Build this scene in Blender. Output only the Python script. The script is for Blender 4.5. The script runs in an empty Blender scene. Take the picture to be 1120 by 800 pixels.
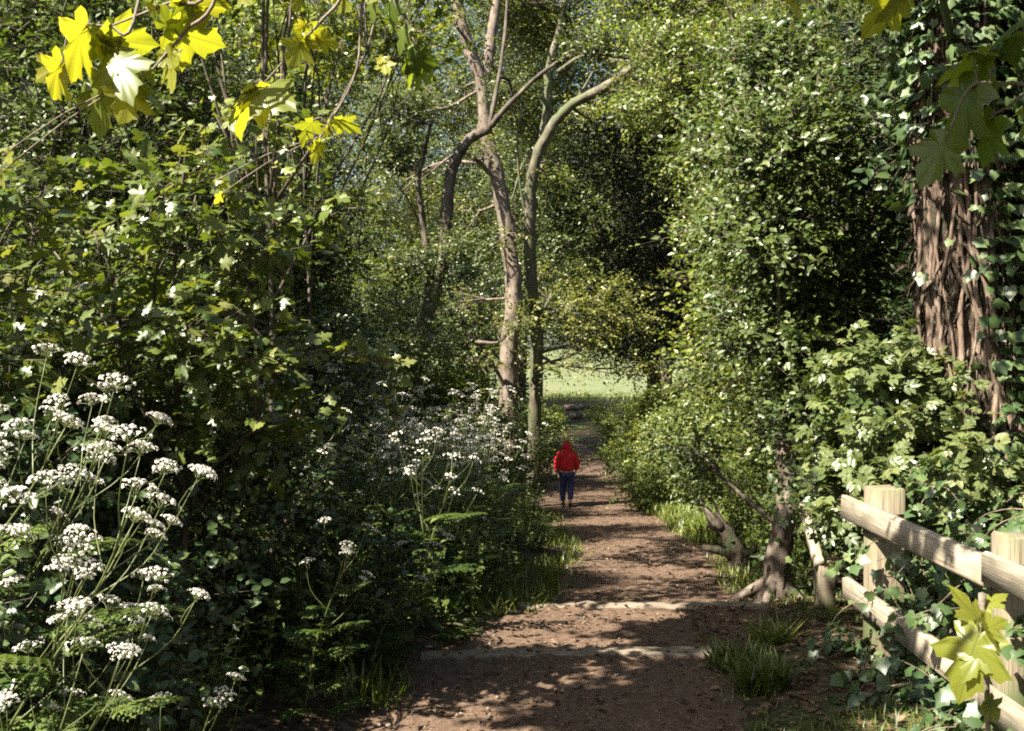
import bpy, math, random
import numpy as np
from mathutils import Vector, Matrix

R = math.radians
scene = bpy.context.scene
COL = scene.collection
random.seed(11)

# ------------------------------------------------------------------ terrain
_PY = [-40, 6.14, 6.18, 7.78, 7.82, 12, 18, 23, 32, 45, 52, 60, 110, 140, 420]
_PZ = [0.0, 0.0, -0.09, -0.12, -0.21, -0.52, -1.10, -1.60, -1.95, -1.85, -1.40, -0.70, 1.40, 2.0, 2.4]
_CY = [-40, 2, 4.9, 6.15, 7.8, 12, 18, 23, 30, 38, 46, 60]
_CX = [-1.2, -0.05, 0.15, 0.36, 0.95, 1.45, 1.55, 1.65, 1.85, 1.95, 1.2, -2.5]
_HY = [-40, 4.9, 7.8, 12, 18, 23, 38, 60]
_HW = [0.95, 0.84, 0.84, 0.78, 0.9, 1.05, 0.95, 0.8]


def zpath(y):
    return np.interp(y, _PY, _PZ)


def xc(y):
    return np.interp(y, _CY, _CX)


def hw(y):
    return np.interp(y, _HY, _HW)


def wob(x, y):
    return (0.5 * np.sin(1.7 * x + 0.6 * y) + 0.5 * np.sin(0.9 * y - 1.3 * x + 1.0)
            + 0.35 * np.sin(3.1 * x - 2.3 * y + 0.4))


def gz(x, y):
    """height of the ground"""
    x = np.asarray(x, float)
    y = np.asarray(y, float)
    d = np.abs(x - xc(y)) - hw(y)
    left = x < xc(y)
    near = np.clip((62 - y) / 20.0, 0, 1)
    t = np.clip(d / 0.25, 0, 1)
    z = zpath(y) - 0.035 * (1 - t) + near * t * 0.03
    t2 = np.clip((d - 0.1) / 2.6, 0, 1)
    t2 = t2 * t2 * (3 - 2 * t2)
    z = z + near * np.where(left, 0.38, 0.05) * t2
    z = z + near * 0.03 * wob(x * 1.3, y * 1.3) * np.clip(d, 0, 1)
    return z


def G(x, y):
    return float(gz(x, y))


CAMZ = 1.7
F = 1200.0


def at(u, v, d):
    """a point of the place seen at photo pixel u, v at d metres"""
    return ((u - 560.0) / F * d, d, CAMZ + (382.0 - v) / F * d)


# ------------------------------------------------------------------ mesh building
class MB:
    def __init__(self):
        self.V = []
        self.F = {3: [], 4: []}
        self.A = {3: [], 4: []}
        self.M = {3: [], 4: []}
        self.UV = []
        self.n = 0

    def add(self, V, faces, var=0.5, mat=0, uv=None):
        V = np.asarray(V, np.float32).reshape(-1, 3)
        self.V.append(V)
        self.UV.append(np.zeros((len(V), 2), np.float32) if uv is None else np.asarray(uv, np.float32))
        if isinstance(faces, np.ndarray):
            faces = {faces.shape[1]: faces}
        elif not isinstance(faces, dict):
            dd = {}
            for f in faces:
                dd.setdefault(len(f), []).append(f)
            faces = {k: np.array(f) for k, f in dd.items()}
        for k, f in faces.items():
            f = np.asarray(f, np.int64) + self.n
            self.F[k].append(f)
            a = np.empty(len(f), np.float32)
            a[:] = var if np.isscalar(var) else var[k] if isinstance(var, dict) else var
            self.A[k].append(a)
            self.M[k].append(np.full(len(f), mat, np.int32))
        self.n += len(V)

    def mesh(self, name, mats, smooth=False, uv=False):
        me = bpy.data.meshes.new(name)
        V = np.concatenate(self.V)
        loops, starts, A, M = [], [], [], []
        off = 0
        for k in (3, 4):
            if not self.F[k]:
                continue
            f = np.concatenate(self.F[k])
            loops.append(f.ravel())
            starts.append(off + np.arange(len(f)) * k)
            off += f.size
            A.append(np.concatenate(self.A[k]))
            M.append(np.concatenate(self.M[k]))
        loops = np.concatenate(loops).astype(np.int32)
        starts = np.concatenate(starts).astype(np.int32)
        me.vertices.add(len(V))
        me.vertices.foreach_set('co', V.ravel())
        me.loops.add(len(loops))
        me.loops.foreach_set('vertex_index', loops)
        me.polygons.add(len(starts))
        me.polygons.foreach_set('loop_start', starts)
        me.update(calc_edges=True)
        at_ = me.attributes.new('var', 'FLOAT', 'FACE')
        at_.data.foreach_set('value', np.concatenate(A))
        if uv:
            ua = me.attributes.new('leafuv', 'FLOAT2', 'POINT')
            ua.data.foreach_set('vector', np.concatenate(self.UV).ravel())
        for m in (mats if isinstance(mats, (list, tuple)) else [mats]):
            me.materials.append(m)
        me.polygons.foreach_set('material_index', np.concatenate(M))
        if smooth:
            me.polygons.foreach_set('use_smooth', np.ones(len(starts), bool))
        me.validate()
        me.update()
        return me


def norm(a):
    return a / np.maximum(np.linalg.norm(a, axis=-1, keepdims=True), 1e-9)


def tube(mb, pts, rad, sides=6, var=0.5, mat=0, rough=0.0, rng=None, cap=True):
    P = np.asarray(pts, float)
    n = len(P)
    r = np.broadcast_to(np.asarray(rad, float), (n,))
    T = norm(np.gradient(P, axis=0))
    ref = np.array([0.0, 1.0, 0.0]) if abs(T[0, 1]) < 0.85 else np.array([1.0, 0, 0])
    a = norm(np.cross(T[0], ref))
    rings = []
    ang = np.arange(sides) * 2 * math.pi / sides
    for i in range(n):
        a = norm(a - T[i] * np.dot(a, T[i]))
        b = np.cross(T[i], a)
        rr = r[i]
        if rough and rng is not None:
            rr = r[i] * (1 + rough * rng.normal(size=sides))[:, None]
        rings.append(P[i] + rr * (np.cos(ang)[:, None] * a + np.sin(ang)[:, None] * b))
    V = np.concatenate(rings)
    i = np.arange(n - 1)[:, None] * sides
    j = np.arange(sides)[None, :]
    j2 = (j + 1) % sides
    Fq = np.stack([i + j, i + j2, i + sides + j2, i + sides + j], -1).reshape(-1, 4)
    fc = {4: Fq}
    if cap:
        V = np.concatenate([V, P[-1:] + T[-1:] * r[-1] * 0.3, P[:1]])
        e = (n - 1) * sides
        jj = np.arange(sides)
        t1 = np.stack([e + jj, e + (jj + 1) % sides, np.full(sides, n * sides)], -1)
        t2 = np.stack([(jj + 1) % sides, jj, np.full(sides, n * sides + 1)], -1)
        fc[3] = np.concatenate([t1, t2])
    mb.add(V, fc, var, mat)


def spline(pts, n):
    """Catmull-Rom through pts"""
    P = np.asarray(pts, float)
    Q = np.concatenate([[2 * P[0] - P[1]], P, [2 * P[-1] - P[-2]]])
    m = len(P) - 1
    t = np.linspace(0, m - 1e-6, n)
    i = t.astype(int)
    f = (t - i)[:, None]
    p0, p1, p2, p3 = Q[i], Q[i + 1], Q[i + 2], Q[i + 3]
    return 0.5 * (2 * p1 + (p2 - p0) * f + (2 * p0 - 5 * p1 + 4 * p2 - p3) * f ** 2 + (3 * p1 - p0 - 3 * p2 + p3) * f ** 3)


# ------------------------------------------------------------------ leaf shapes (base at origin, axis +y, normal +z)
def L_oval(w=0.27):
    return np.array([(0, 0, 0), (w, .45, .1), (0, 1, -.06), (-w, .45, .1)], float), [(0, 1, 2), (0, 2, 3)]


def L_ovate(w=0.3):
    return (np.array([(0, 0, 0), (w, .28, .09), (w * .8, .66, .05), (0, 1, -.12), (-w * .8, .66, .05), (-w, .28, .09), (0, .5, -.02)], float),
            [(0, 1, 2, 6), (6, 2, 3), (0, 6, 4, 5), (6, 3, 4)])


def L_maple(detail=True):
    if detail:
        h = [(.05, -.03), (.14, -.10), (.28, -.07), (.40, -.02), (.34, .08), (.26, .17), (.38, .24), (.47, .33), (.60, .42), (.50, .47),
             (.45, .54), (.34, .51), (.21, .50), (.25, .62), (.29, .72), (.20, .75), (.15, .85), (.08, .90)]
    else:
        h = [(.14, -.10), (.40, -.02), (.26, .17), (.60, .42), (.21, .5), (.27, .72), (.08, .9)]
    o = [(0, .04)] + h + [(0, 1.0)] + [(-x, y) for x, y in h[::-1]]
    V = [(0, .22, 0)] + [(x, y, -.42 * (x * x) - .22 * max(0, y - .2) ** 2 + .035 * math.cos(9 * math.atan2(x, y + .25)) - (.05 if (x, y) in ((.26, .17), (-.26, .17), (.21, .5), (-.21, .5)) else 0)) for x, y in o]
    n = len(o)
    return np.array(V, float), [(0, 1 + i, 1 + (i + 1) % n) for i in range(n)]


def L_ivy():
    h = [(.2, -.09), (.40, .02), (.36, .2), (.47, .45), (.27, .62)]
    o = [(0, .06)] + h + [(0, 1.0)] + [(-x, y) for x, y in h[::-1]]
    V = [(0, .3, .05)] + [(x, y, -.1 * abs(x)) for x, y in o]
    n = len(o)
    return np.array(V, float), [(0, 1 + i, 1 + (i + 1) % n) for i in range(n)]


def L_pinnate(pairs=2, w=0.3, ln=.52):
    V, Fs = [], []
    bv, bf = L_ovate(w)
    spots = [((0, .5, 0), 0)] + [((0, .18 + .27 * i, 0), s * 62) for i in range(pairs) for s in (-1, 1)]
    for p, a in spots:
        a = R(a)
        n0 = len(V)
        for x, y, z in bv:
            x, y, z = x * ln, y * ln, z * ln
            V.append((p[0] + x * math.cos(a) + y * math.sin(a), p[1] - x * math.sin(a) + y * math.cos(a), p[2] + z - .12 * (y if a else 0)))
        Fs += [tuple(i + n0 for i in f) for f in bf]
    return np.array(V, float), Fs


def L_fern():
    """twice divided leaf of cow parsley"""
    V, Fs = [], []
    for i in range(7):
        y = .22 + .115 * i
        ln = .34 * (1 - i / 7.6)
        for s in (-1, 1):
            for k in range(4):
                t = (k + .6) / 4 * ln
                for q in (-1, 1):
                    n0 = len(V)
                    x0, y0 = s * t, y + t * .45
                    l2 = .085 * (1.2 - k / 5)
                    dx, dy = (s * .35, .95) if q > 0 else (s * .9, -.35)
                    V += [(x0, y0, -.25 * t), (x0 + dx * l2 - dy * l2 * .3, y0 + dy * l2 + dx * l2 * .3, -.25 * t + .01),
                          (x0 + dx * l2 * 1.6, y0 + dy * l2 * 1.6, -.25 * t - .02), (x0 + dx * l2 + dy * l2 * .3, y0 + dy * l2 - dx * l2 * .3, -.25 * t + .01)]
                    Fs.append((n0, n0 + 1, n0 + 2, n0 + 3))
    n0 = len(V)
    V += [(-.008, 0, 0), (.008, 0, 0), (.004, 1.0, -.05), (-.004, 1.0, -.05)]
    Fs.append((n0, n0 + 1, n0 + 2, n0 + 3))
    return np.array(V, float), Fs


def scatter(mb, tmpl, O, A, N, L, var, mat=0, curl=None, uv=False):
    """one leaf of the template per row"""
    tv, tf = tmpl
    O = np.asarray(O, float)
    A = norm(np.asarray(A, float))
    N = np.asarray(N, float)
    N = norm(N - A * np.sum(A * N, -1, keepdims=True))
    S = np.cross(A, N)
    n = len(O)
    L = np.broadcast_to(np.asarray(L, float), (n,))[:, None, None]
    z = tv[None, :, 2]
    if curl is not None:
        z = z - np.asarray(curl)[:, None] * (tv[None, :, 1] ** 2)
    V = O[:, None] + L * (tv[None, :, 0:1] * S[:, None] + tv[None, :, 1:2] * A[:, None] + z[..., None] * N[:, None])
    k = len(tv)
    fc, va = {}, {}
    var = np.broadcast_to(np.asarray(var, float), (n,))
    for sz in (3, 4):
        f = np.array([g for g in tf if len(g) == sz], int)
        if len(f):
            fc[sz] = (f[None] + (np.arange(n) * k)[:, None, None]).reshape(-1, sz)
            va[sz] = np.repeat(var, len(f))
    mb.add(V.reshape(-1, 3), fc, va, mat, np.tile(tv[:, :2], (n, 1)) if uv else None)


def rdir(rng, n):
    return norm(rng.normal(size=(n, 3)))


def crown(mb, lumps, ntw, k, leaf, tmpl, tw, rng, shell=0.45, up=.25, nup=.8, flat=1.0, spread=.75, uv=False, mat=0, vbase=.5, stems=None):
    """leafy twigs spread through lumps (cx cy cz rx ry rz)"""
    Lm = np.array(lumps, float)
    w = (Lm[:, 3] * Lm[:, 4] + Lm[:, 4] * Lm[:, 5] + Lm[:, 3] * Lm[:, 5])
    li = rng.choice(len(Lm), ntw, p=w / w.sum())
    d = rdir(rng, ntw)
    rr = shell + (1.06 - shell) * rng.random(ntw) ** .7
    rr *= 1 + .16 * rng.normal(size=ntw)
    P = Lm[li, :3] + d * rr[:, None] * Lm[li, 3:]
    out = norm(d * 0.8 + norm(P - Lm[:, :3].mean(0)) * .4)
    tdir = norm(out * .8 + np.array([0, 0, up]) + .75 * rng.normal(size=(ntw, 3)) * np.array([1, 1, flat]))
    tl = tw * (.5 + rng.random(ntw))
    tvar = np.clip(vbase + .2 * rng.normal(size=ntw), 0, 1)
    side = norm(np.cross(tdir, np.array([0, 0, 1.0])) + 1e-4)
    O, A, N, LL, VV = [], [], [], [], []
    for i in range(k):
        t = (i + .5) / k
        s = 1 if i % 2 else -1
        o = P + tdir * (tl * t)[:, None] - np.array([0, 0, 1.0]) * (tl * t * t * .25)[:, None] + .012 * rng.normal(size=(ntw, 3))
        a = tdir * (.35 + .5 * t) + side * s * spread + .45 * rng.normal(size=(ntw, 3)) + np.array([0, 0, -.15])
        nn = np.array([-.42, -.34, nup]) + out * .35 + .45 * rng.normal(size=(ntw, 3))   # leaves turn toward the light
        O.append(o); A.append(a); N.append(nn)
        LL.append(leaf * (.6 + .65 * rng.random(ntw)) * (1.05 - .35 * t))
        VV.append(np.clip(tvar + .14 * rng.normal(size=ntw) + .18 * (t - .5), 0, 1))
    scatter(mb, tmpl, np.concatenate(O), np.concatenate(A), np.concatenate(N), np.concatenate(LL), np.concatenate(VV), mat, uv=uv)
    if stems is not None:
        e = P + tdir * tl[:, None] - np.array([0, 0, 1.0]) * (tl * .25)[:, None]
        b = P - out * .05
        r0 = .0035
        u1 = side * r0
        u2 = np.cross(tdir, side) * r0
        n = ntw
        V = np.stack([b + u1, b - .5 * u1 + .87 * u2, b - .5 * u1 - .87 * u2, e], 1).reshape(-1, 3)
        f = np.array([(0, 1, 3), (1, 2, 3), (2, 0, 3)])
        stems.add(V, (f[None] + (np.arange(n) * 4)[:, None, None]).reshape(-1, 3), .5, 0)


def rlumps(rng, H, Rr, n, z0, r0=.42, top=.35):
    """random overlapping lumps that make an uneven crown"""
    out = []
    for i in range(n):
        t = (i + rng.random()) / n
        z = z0 + (H - z0) * t
        prof = math.sin(math.pi * min(1, .18 + t * (.95 - top * .3))) ** .7
        a = i * 2.399 + rng.random()
        rad = Rr * prof * (.35 + .55 * rng.random()) * (1 if i % 3 else .3)
        r = Rr * r0 * (.65 + .6 * rng.random())
        z = min(z, H - r * .7)
        z = max(z, z0 + r * .35)
        out.append((math.cos(a) * rad, math.sin(a) * rad, z, r, r, r * (.6 + .25 * rng.random())))
    return out


def branches(mb, rng, trunk, lumps, r0, twigs=3, frac=(.35, .95), rr=.35):
    T = np.asarray(trunk, float)
    for L in lumps:
        c = np.array(L[:3])
        z = T[0, 2] + (c[2] - T[0, 2]) * (.45 + .3 * rng.random())
        i = int(np.clip(np.searchsorted(T[:, 2], z), 1, len(T) - 1))
        s = T[i]
        mid = s * .45 + c * .55 + rng.normal(size=3) * .12 * np.linalg.norm(c - s) + np.array([0, 0, .05])
        br = max(.012, r0 * rr * (1 - .6 * i / len(T)))
        pts = spline([s, mid, c], 7)
        tube(mb, pts, np.linspace(br, br * .35, 7), 5)
        for q in range(twigs):
            e = c + rdir(rng, 1)[0] * np.array(L[3:]) * .85
            st = pts[3 + q % 4]
            m = (st + e) / 2 + rng.normal(size=3) * .08
            tube(mb, spline([st, m, e], 5), np.linspace(br * .4, .004, 5), 4)


# ------------------------------------------------------------------ materials
def mat_new(name):
    m = bpy.data.materials.new(name)
    m.use_nodes = True
    nt = m.node_tree
    for n in list(nt.nodes):
        nt.nodes.remove(n)
    out = nt.nodes.new('ShaderNodeOutputMaterial')
    return m, nt, out


def nd(nt, t, **kw):
    n = nt.nodes.new(t)
    for k, v in kw.items():
        if k in n.inputs.keys() if isinstance(k, str) else False:
            n.inputs[k].default_value = v
        else:
            setattr(n, k, v)
    return n


def ramp(nt, fac, cols, pos=None):
    r = nt.nodes.new('ShaderNodeValToRGB')
    e = r.color_ramp.elements
    n = len(cols)
    pos = pos or [i / (n - 1) for i in range(n)]
    e[0].position, e[0].color = pos[0], (*cols[0], 1)
    e[1].position, e[1].color = pos[-1], (*cols[-1], 1)
    for i in range(1, n - 1):
        x = e.new(pos[i])
        x.color = (*cols[i], 1)
    nt.links.new(fac, r.inputs[0])
    return r.outputs[0]


def math_n(nt, op, a, b=None, c=None):
    m = nt.nodes.new('ShaderNodeMath')
    m.operation = op
    for i, x in enumerate((a, b, c)):
        if x is None:
            continue
        if isinstance(x, (int, float)):
            m.inputs[i].default_value = x
        else:
            nt.links.new(x, m.inputs[i])
    return m.outputs[0]


def mixc(nt, fac, a, b, mode='MIX'):
    m = nt.nodes.new('ShaderNodeMix')
    m.data_type = 'RGBA'
    m.blend_type = mode
    for i, x in ((0, fac), (6, a), (7, b)):
        if isinstance(x, (int, float)):
            m.inputs[i].default_value = x
        elif isinstance(x, tuple):
            m.inputs[i].default_value = (*x, 1)
        else:
            nt.links.new(x, m.inputs[i])
    return m.outputs[2]


def leaf_mat(name, cols, trans=.35, tint=(1.5, 1.6, .5), rough=.43, spec=.5, veins=False, objvar=.25):
    m, nt, out = mat_new(name)
    cols = [(min(.9, r_ * 1.2), g_ * 1.08, b_ * 1.0) for r_, g_, b_ in cols] if veins is False and name != 'white petals' else cols
    at_ = nd(nt, 'ShaderNodeAttribute', attribute_name='var')
    c = ramp(nt, at_.outputs['Fac'], cols)
    oi = nd(nt, 'ShaderNodeObjectInfo')
    hsv = nd(nt, 'ShaderNodeHueSaturation')
    nt.links.new(c, hsv.inputs['Color'])
    nt.links.new(math_n(nt, 'MULTIPLY_ADD', oi.outputs['Random'], 2 * objvar, 1 - objvar), hsv.inputs['Value'])
    nt.links.new(math_n(nt, 'MULTIPLY_ADD', oi.outputs['Random'], -.02, .51), hsv.inputs['Hue'])
    c = hsv.outputs[0]
    if veins:
        ua = nd(nt, 'ShaderNodeAttribute', attribute_name='leafuv')
        sx = nd(nt, 'ShaderNodeSeparateXYZ')
        nt.links.new(ua.outputs['Vector'], sx.inputs[0])
        ax = math_n(nt, 'ABSOLUTE', sx.outputs[0])
        y = sx.outputs[1]
        best = None
        for ang in (0, 52, 100):
            a = R(ang)
            d = math_n(nt, 'ABSOLUTE', math_n(nt, 'SUBTRACT', math_n(nt, 'MULTIPLY', ax, math.cos(a)), math_n(nt, 'MULTIPLY', y, math.sin(a))))
            best = d if best is None else math_n(nt, 'MINIMUM', best, d)
        # side veins: slanted stripes off the ribs
        st = math_n(nt, 'ABSOLUTE', math_n(nt, 'SINE', math_n(nt, 'MULTIPLY', math_n(nt, 'ADD', y, math_n(nt, 'MULTIPLY', ax, -.75)), 26)))
        v1 = math_n(nt, 'LESS_THAN', best, .012)
        v2 = math_n(nt, 'MULTIPLY', math_n(nt, 'LESS_THAN', st, .14), .45)
        vm = math_n(nt, 'MAXIMUM', v1, v2)
        c = mixc(nt, math_n(nt, 'MULTIPLY', vm, .6), c, (.11, .13, .03))
    b = nd(nt, 'ShaderNodeBsdfPrincipled')
    nt.links.new(c, b.inputs['Base Color'])
    b.inputs['Roughness'].default_value = rough
    b.inputs['Specular IOR Level'].default_value = spec
    t = nd(nt, 'ShaderNodeBsdfTranslucent')
    tc = mixc(nt, 1.0, c, tint, 'MULTIPLY')
    nt.links.new(tc, t.inputs['Color'])
    mx = nd(nt, 'ShaderNodeMixShader')
    mx.inputs[0].default_value = trans
    nt.links.new(b.outputs[0], mx.inputs[1])
    nt.links.new(t.outputs[0], mx.inputs[2])
    nt.links.new(mx.outputs[0], out.inputs[0])
    return m


def rough_mat(name, cols, scale=8, stretch=(1, 1, 1), rough=.85, bump=.4, detail=8, spec=.3, patches=None, patch_scale=1.2, world=False, bdist=.02):
    m, nt, out = mat_new(name)
    tc = nd(nt, 'ShaderNodeTexCoord')
    src = tc.outputs['Object']
    if world:
        src = nd(nt, 'ShaderNodeNewGeometry').outputs['Position']
    mp = nd(nt, 'ShaderNodeMapping')
    mp.inputs['Scale'].default_value = stretch
    nt.links.new(src, mp.inputs[0])
    nz = nd(nt, 'ShaderNodeTexNoise')
    nz.inputs['Scale'].default_value = scale
    nz.inputs['Detail'].default_value = detail
    nz.inputs['Roughness'].default_value = .65
    nt.links.new(mp.outputs[0], nz.inputs['Vector'])
    c = ramp(nt, nz.outputs[0], cols, [.3, .5, .7] if len(cols) == 3 else None)
    if patches:
        n2 = nd(nt, 'ShaderNodeTexNoise')
        n2.inputs['Scale'].default_value = patch_scale
        n2.inputs['Detail'].default_value = 5
        nt.links.new(src, n2.inputs['Vector'])
        f = nd(nt, 'ShaderNodeMapRange')
        f.inputs[1].default_value, f.inputs[2].default_value = .48, .62
        nt.links.new(n2.outputs[0], f.inputs[0])
        c = mixc(nt, f.outputs[0], c, patches)
    b = nd(nt, 'ShaderNodeBsdfPrincipled')
    nt.links.new(c, b.inputs['Base Color'])
    b.inputs['Roughness'].default_value = rough
    b.inputs['Specular IOR Level'].default_value = spec
    bp = nd(nt, 'ShaderNodeBump')
    bp.inputs['Strength'].default_value = bump
    bp.inputs['Distance'].default_value = bdist
    nt.links.new(nz.outputs[0], bp.inputs['Height'])
    nt.links.new(bp.outputs[0], b.inputs['Normal'])
    nt.links.new(b.outputs[0], out.inputs[0])
    return m


M = {}
M['hawthorn'] = leaf_mat('hawthorn leaves', [(.03, .055, .014), (.062, .098, .026), (.11, .145, .04)], .3)
M['pale'] = leaf_mat('fresh pale leaves', [(.05, .08, .018), (.095, .135, .032), (.16, .185, .05)], .36)
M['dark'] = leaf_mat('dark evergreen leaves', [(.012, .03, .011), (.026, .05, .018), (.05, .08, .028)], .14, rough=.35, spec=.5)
M['yew'] = leaf_mat('yew needles', [(.008, .014, .007), (.015, .022, .010), (.026, .036, .015)], .08, rough=.55, spec=.3)  # dark needles, darkened further to carry the shade on these crowns
M['elder'] = leaf_mat('elder leaves', [(.045, .075, .025), (.085, .12, .045), (.14, .17, .07)], .28, rough=.36, spec=.6)
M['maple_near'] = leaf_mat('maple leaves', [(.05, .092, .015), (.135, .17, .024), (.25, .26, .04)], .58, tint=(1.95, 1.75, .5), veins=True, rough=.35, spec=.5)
M['maple'] = leaf_mat('maple sapling leaves', [(.05, .088, .02), (.105, .148, .036), (.18, .205, .065)], .36, tint=(1.5, 1.5, .45), rough=.36, spec=.55)
M['ivy'] = leaf_mat('ivy leaves', [(.022, .05, .018), (.05, .09, .032), (.095, .14, .055)], .16, rough=.42, spec=.5)
M['herb'] = leaf_mat('herb leaves', [(.035, .065, .016), (.065, .105, .026), (.11, .145, .04)], .33)
M['fern'] = leaf_mat('cow parsley leaves', [(.035, .07, .02), (.06, .105, .03), (.10, .14, .045)], .3)
M['grass'] = leaf_mat('grass blades', [(.045, .075, .016), (.085, .125, .025), (.16, .175, .05)], .33)
M['wood'] = leaf_mat('woodland leaves', [(.035, .06, .015), (.068, .10, .025), (.12, .15, .04)], .32)
M['yellowgreen'] = leaf_mat('spring leaves', [(.055, .075, .014), (.105, .13, .024), (.17, .175, .04)], .4)
M['litter'] = leaf_mat('fallen leaves', [(.035, .022, .013), (.085, .055, .034), (.18, .135, .095)], .1, tint=(1, .8, .5), rough=.8, spec=.2)
M['petal'] = leaf_mat('white petals', [(.50, .48, .42), (.58, .555, .50), (.64, .61, .56)], .25, tint=(1, 1, .95), rough=.6, spec=.2, objvar=.03)
M['stalk'] = leaf_mat('green stalks', [(.045, .07, .02), (.075, .10, .032), (.11, .13, .05)], .15)
M['bark_red'] = rough_mat('reddish bark', [(.045, .034, .027), (.125, .097, .076), (.22, .18, .145)], 9, (1, 1, .5), bump=.8)
M['bark_pale'] = rough_mat('greenish bark', [(.038, .034, .024), (.10, .088, .06), (.18, .16, .115)], 9, (1, 1, .4), bump=.9, patches=(.075, .085, .04))
M['bark'] = rough_mat('dark bark', [(.03, .024, .018), (.075, .06, .045), (.14, .115, .09)], 10, (1, 1, .4), bump=.7)
M['rotten'] = rough_mat('rotten wood', [(.012, .009, .006), (.04, .029, .02), (.085, .066, .048)], 18, (1, 1, .5), bump=1.0, patches=(.03, .04, .015), patch_scale=6, bdist=.05)
M['bark_tan'] = rough_mat('tan shaggy bark', [(.012, .008, .006), (.10, .068, .048), (.33, .255, .20)], 16, (1.5, 1.5, .4), bump=1.0, bdist=.05, patches=(.045, .042, .026), patch_scale=4.5)
M['vine'] = rough_mat('ivy stems', [(.06, .04, .028), (.15, .105, .078), (.26, .20, .155)], 22, (1, 1, .3), bump=.7)
M['branch'] = rough_mat('pale twig bark', [(.06, .048, .036), (.14, .115, .09), (.22, .185, .15)], 30, (1, 1, 1), bump=.3)
M['timber'] = rough_mat('weathered sawn timber', [(.13, .105, .075), (.31, .26, .195), (.42, .365, .29)], 6, (16, .5, 16), bump=.5, rough=.75, patches=(.19, .175, .12), patch_scale=3.5, bdist=.006)
M['timber_post'] = rough_mat('weathered post timber', [(.06, .05, .034), (.17, .14, .095), (.26, .22, .16)], 6, (16, 16, .5), bump=.5, rough=.75, patches=(.10, .115, .05), patch_scale=3.0, bdist=.006)
M['sleeper'] = rough_mat('worn step timber', [(.09, .07, .05), (.17, .135, .10), (.27, .225, .18)], 6, (.8, 12, 12), bump=.5, rough=.85)
M['lawn'] = rough_mat('mown lawn', [(.065, .09, .035), (.10, .12, .052), (.14, .15, .075)], 2.2, rough=.9, bump=.6, world=True, bdist=.15, patches=(.125, .13, .062), patch_scale=.25)


def ground_mat():
    m, nt, out = mat_new('woodland floor')
    pos = nd(nt, 'ShaderNodeNewGeometry').outputs['Position']
    n1 = nd(nt, 'ShaderNodeTexNoise'); n1.inputs['Scale'].default_value = 14; n1.inputs['Detail'].default_value = 10
    n2 = nd(nt, 'ShaderNodeTexNoise'); n2.inputs['Scale'].default_value = .9; n2.inputs['Detail'].default_value = 4
    v = nd(nt, 'ShaderNodeTexVoronoi'); v.inputs['Scale'].default_value = 38
    for n in (n1, n2, v):
        nt.links.new(pos, n.inputs['Vector'])
    c1 = ramp(nt, n1.outputs[0], [(.025, .017, .011), (.062, .042, .028), (.13, .095, .065)], [.3, .5, .72])
    c2 = ramp(nt, n1.outputs[0], [(.022, .035, .012), (.05, .07, .02), (.11, .12, .045)], [.3, .5, .72])
    mr = nd(nt, 'ShaderNodeMapRange'); mr.inputs[1].default_value = .42; mr.inputs[2].default_value = .6
    nt.links.new(n2.outputs[0], mr.inputs[0])
    c = mixc(nt, mr.outputs[0], c1, c2)
    b = nd(nt, 'ShaderNodeBsdfPrincipled'); b.inputs['Roughness'].default_value = .95; b.inputs['Specular IOR Level'].default_value = .15
    nt.links.new(c, b.inputs['Base Color'])
    bp = nd(nt, 'ShaderNodeBump'); bp.inputs['Strength'].default_value = .8; bp.inputs['Distance'].default_value = .03
    nt.links.new(math_n(nt, 'ADD', n1.outputs[0], v.outputs['Distance']), bp.inputs['Height'])
    nt.links.new(bp.outputs[0], b.inputs['Normal'])
    nt.links.new(b.outputs[0], out.inputs[0])
    return m


def path_mat():
    m, nt, out = mat_new('trodden earth')
    pos = nd(nt, 'ShaderNodeNewGeometry').outputs['Position']
    n1 = nd(nt, 'ShaderNodeTexNoise'); n1.inputs['Scale'].default_value = 26; n1.inputs['Detail'].default_value = 12; n1.inputs['Roughness'].default_value = .75
    n2 = nd(nt, 'ShaderNodeTexNoise'); n2.inputs['Scale'].default_value = 2.2; n2.inputs['Detail'].default_value = 6
    v = nd(nt, 'ShaderNodeTexVoronoi'); v.inputs['Scale'].default_value = 42
    for n in (n1, n2, v):
        nt.links.new(pos, n.inputs['Vector'])
    c = ramp(nt, n1.outputs[0], [(.042, .025, .016), (.104, .067, .046), (.205, .148, .108)], [.32, .5, .7])
    c = mixc(nt, math_n(nt, 'MULTIPLY', n2.outputs[0], .55), c, (.085, .053, .036))
    sp = math_n(nt, 'LESS_THAN', v.outputs['Distance'], .16)
    sel = nd(nt, 'ShaderNodeSeparateColor'); nt.links.new(v.outputs['Color'], sel.inputs[0])
    c = mixc(nt, math_n(nt, 'MULTIPLY', sp, math_n(nt, 'GREATER_THAN', sel.outputs[0], .62)), c, (.24, .195, .155))
    b = nd(nt, 'ShaderNodeBsdfPrincipled'); b.inputs['Roughness'].default_value = .92; b.inputs['Specular IOR Level'].default_value = .2
    nt.links.new(c, b.inputs['Base Color'])
    bp = nd(nt, 'ShaderNodeBump'); bp.inputs['Strength'].default_value = .6; bp.inputs['Distance'].default_value = .02
    nt.links.new(math_n(nt, 'ADD', n1.outputs[0], math_n(nt, 'MULTIPLY', n2.outputs[0], 1.5)), bp.inputs['Height'])
    nt.links.new(bp.outputs[0], b.inputs['Normal'])
    nt.links.new(b.outputs[0], out.inputs[0])
    return m


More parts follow.
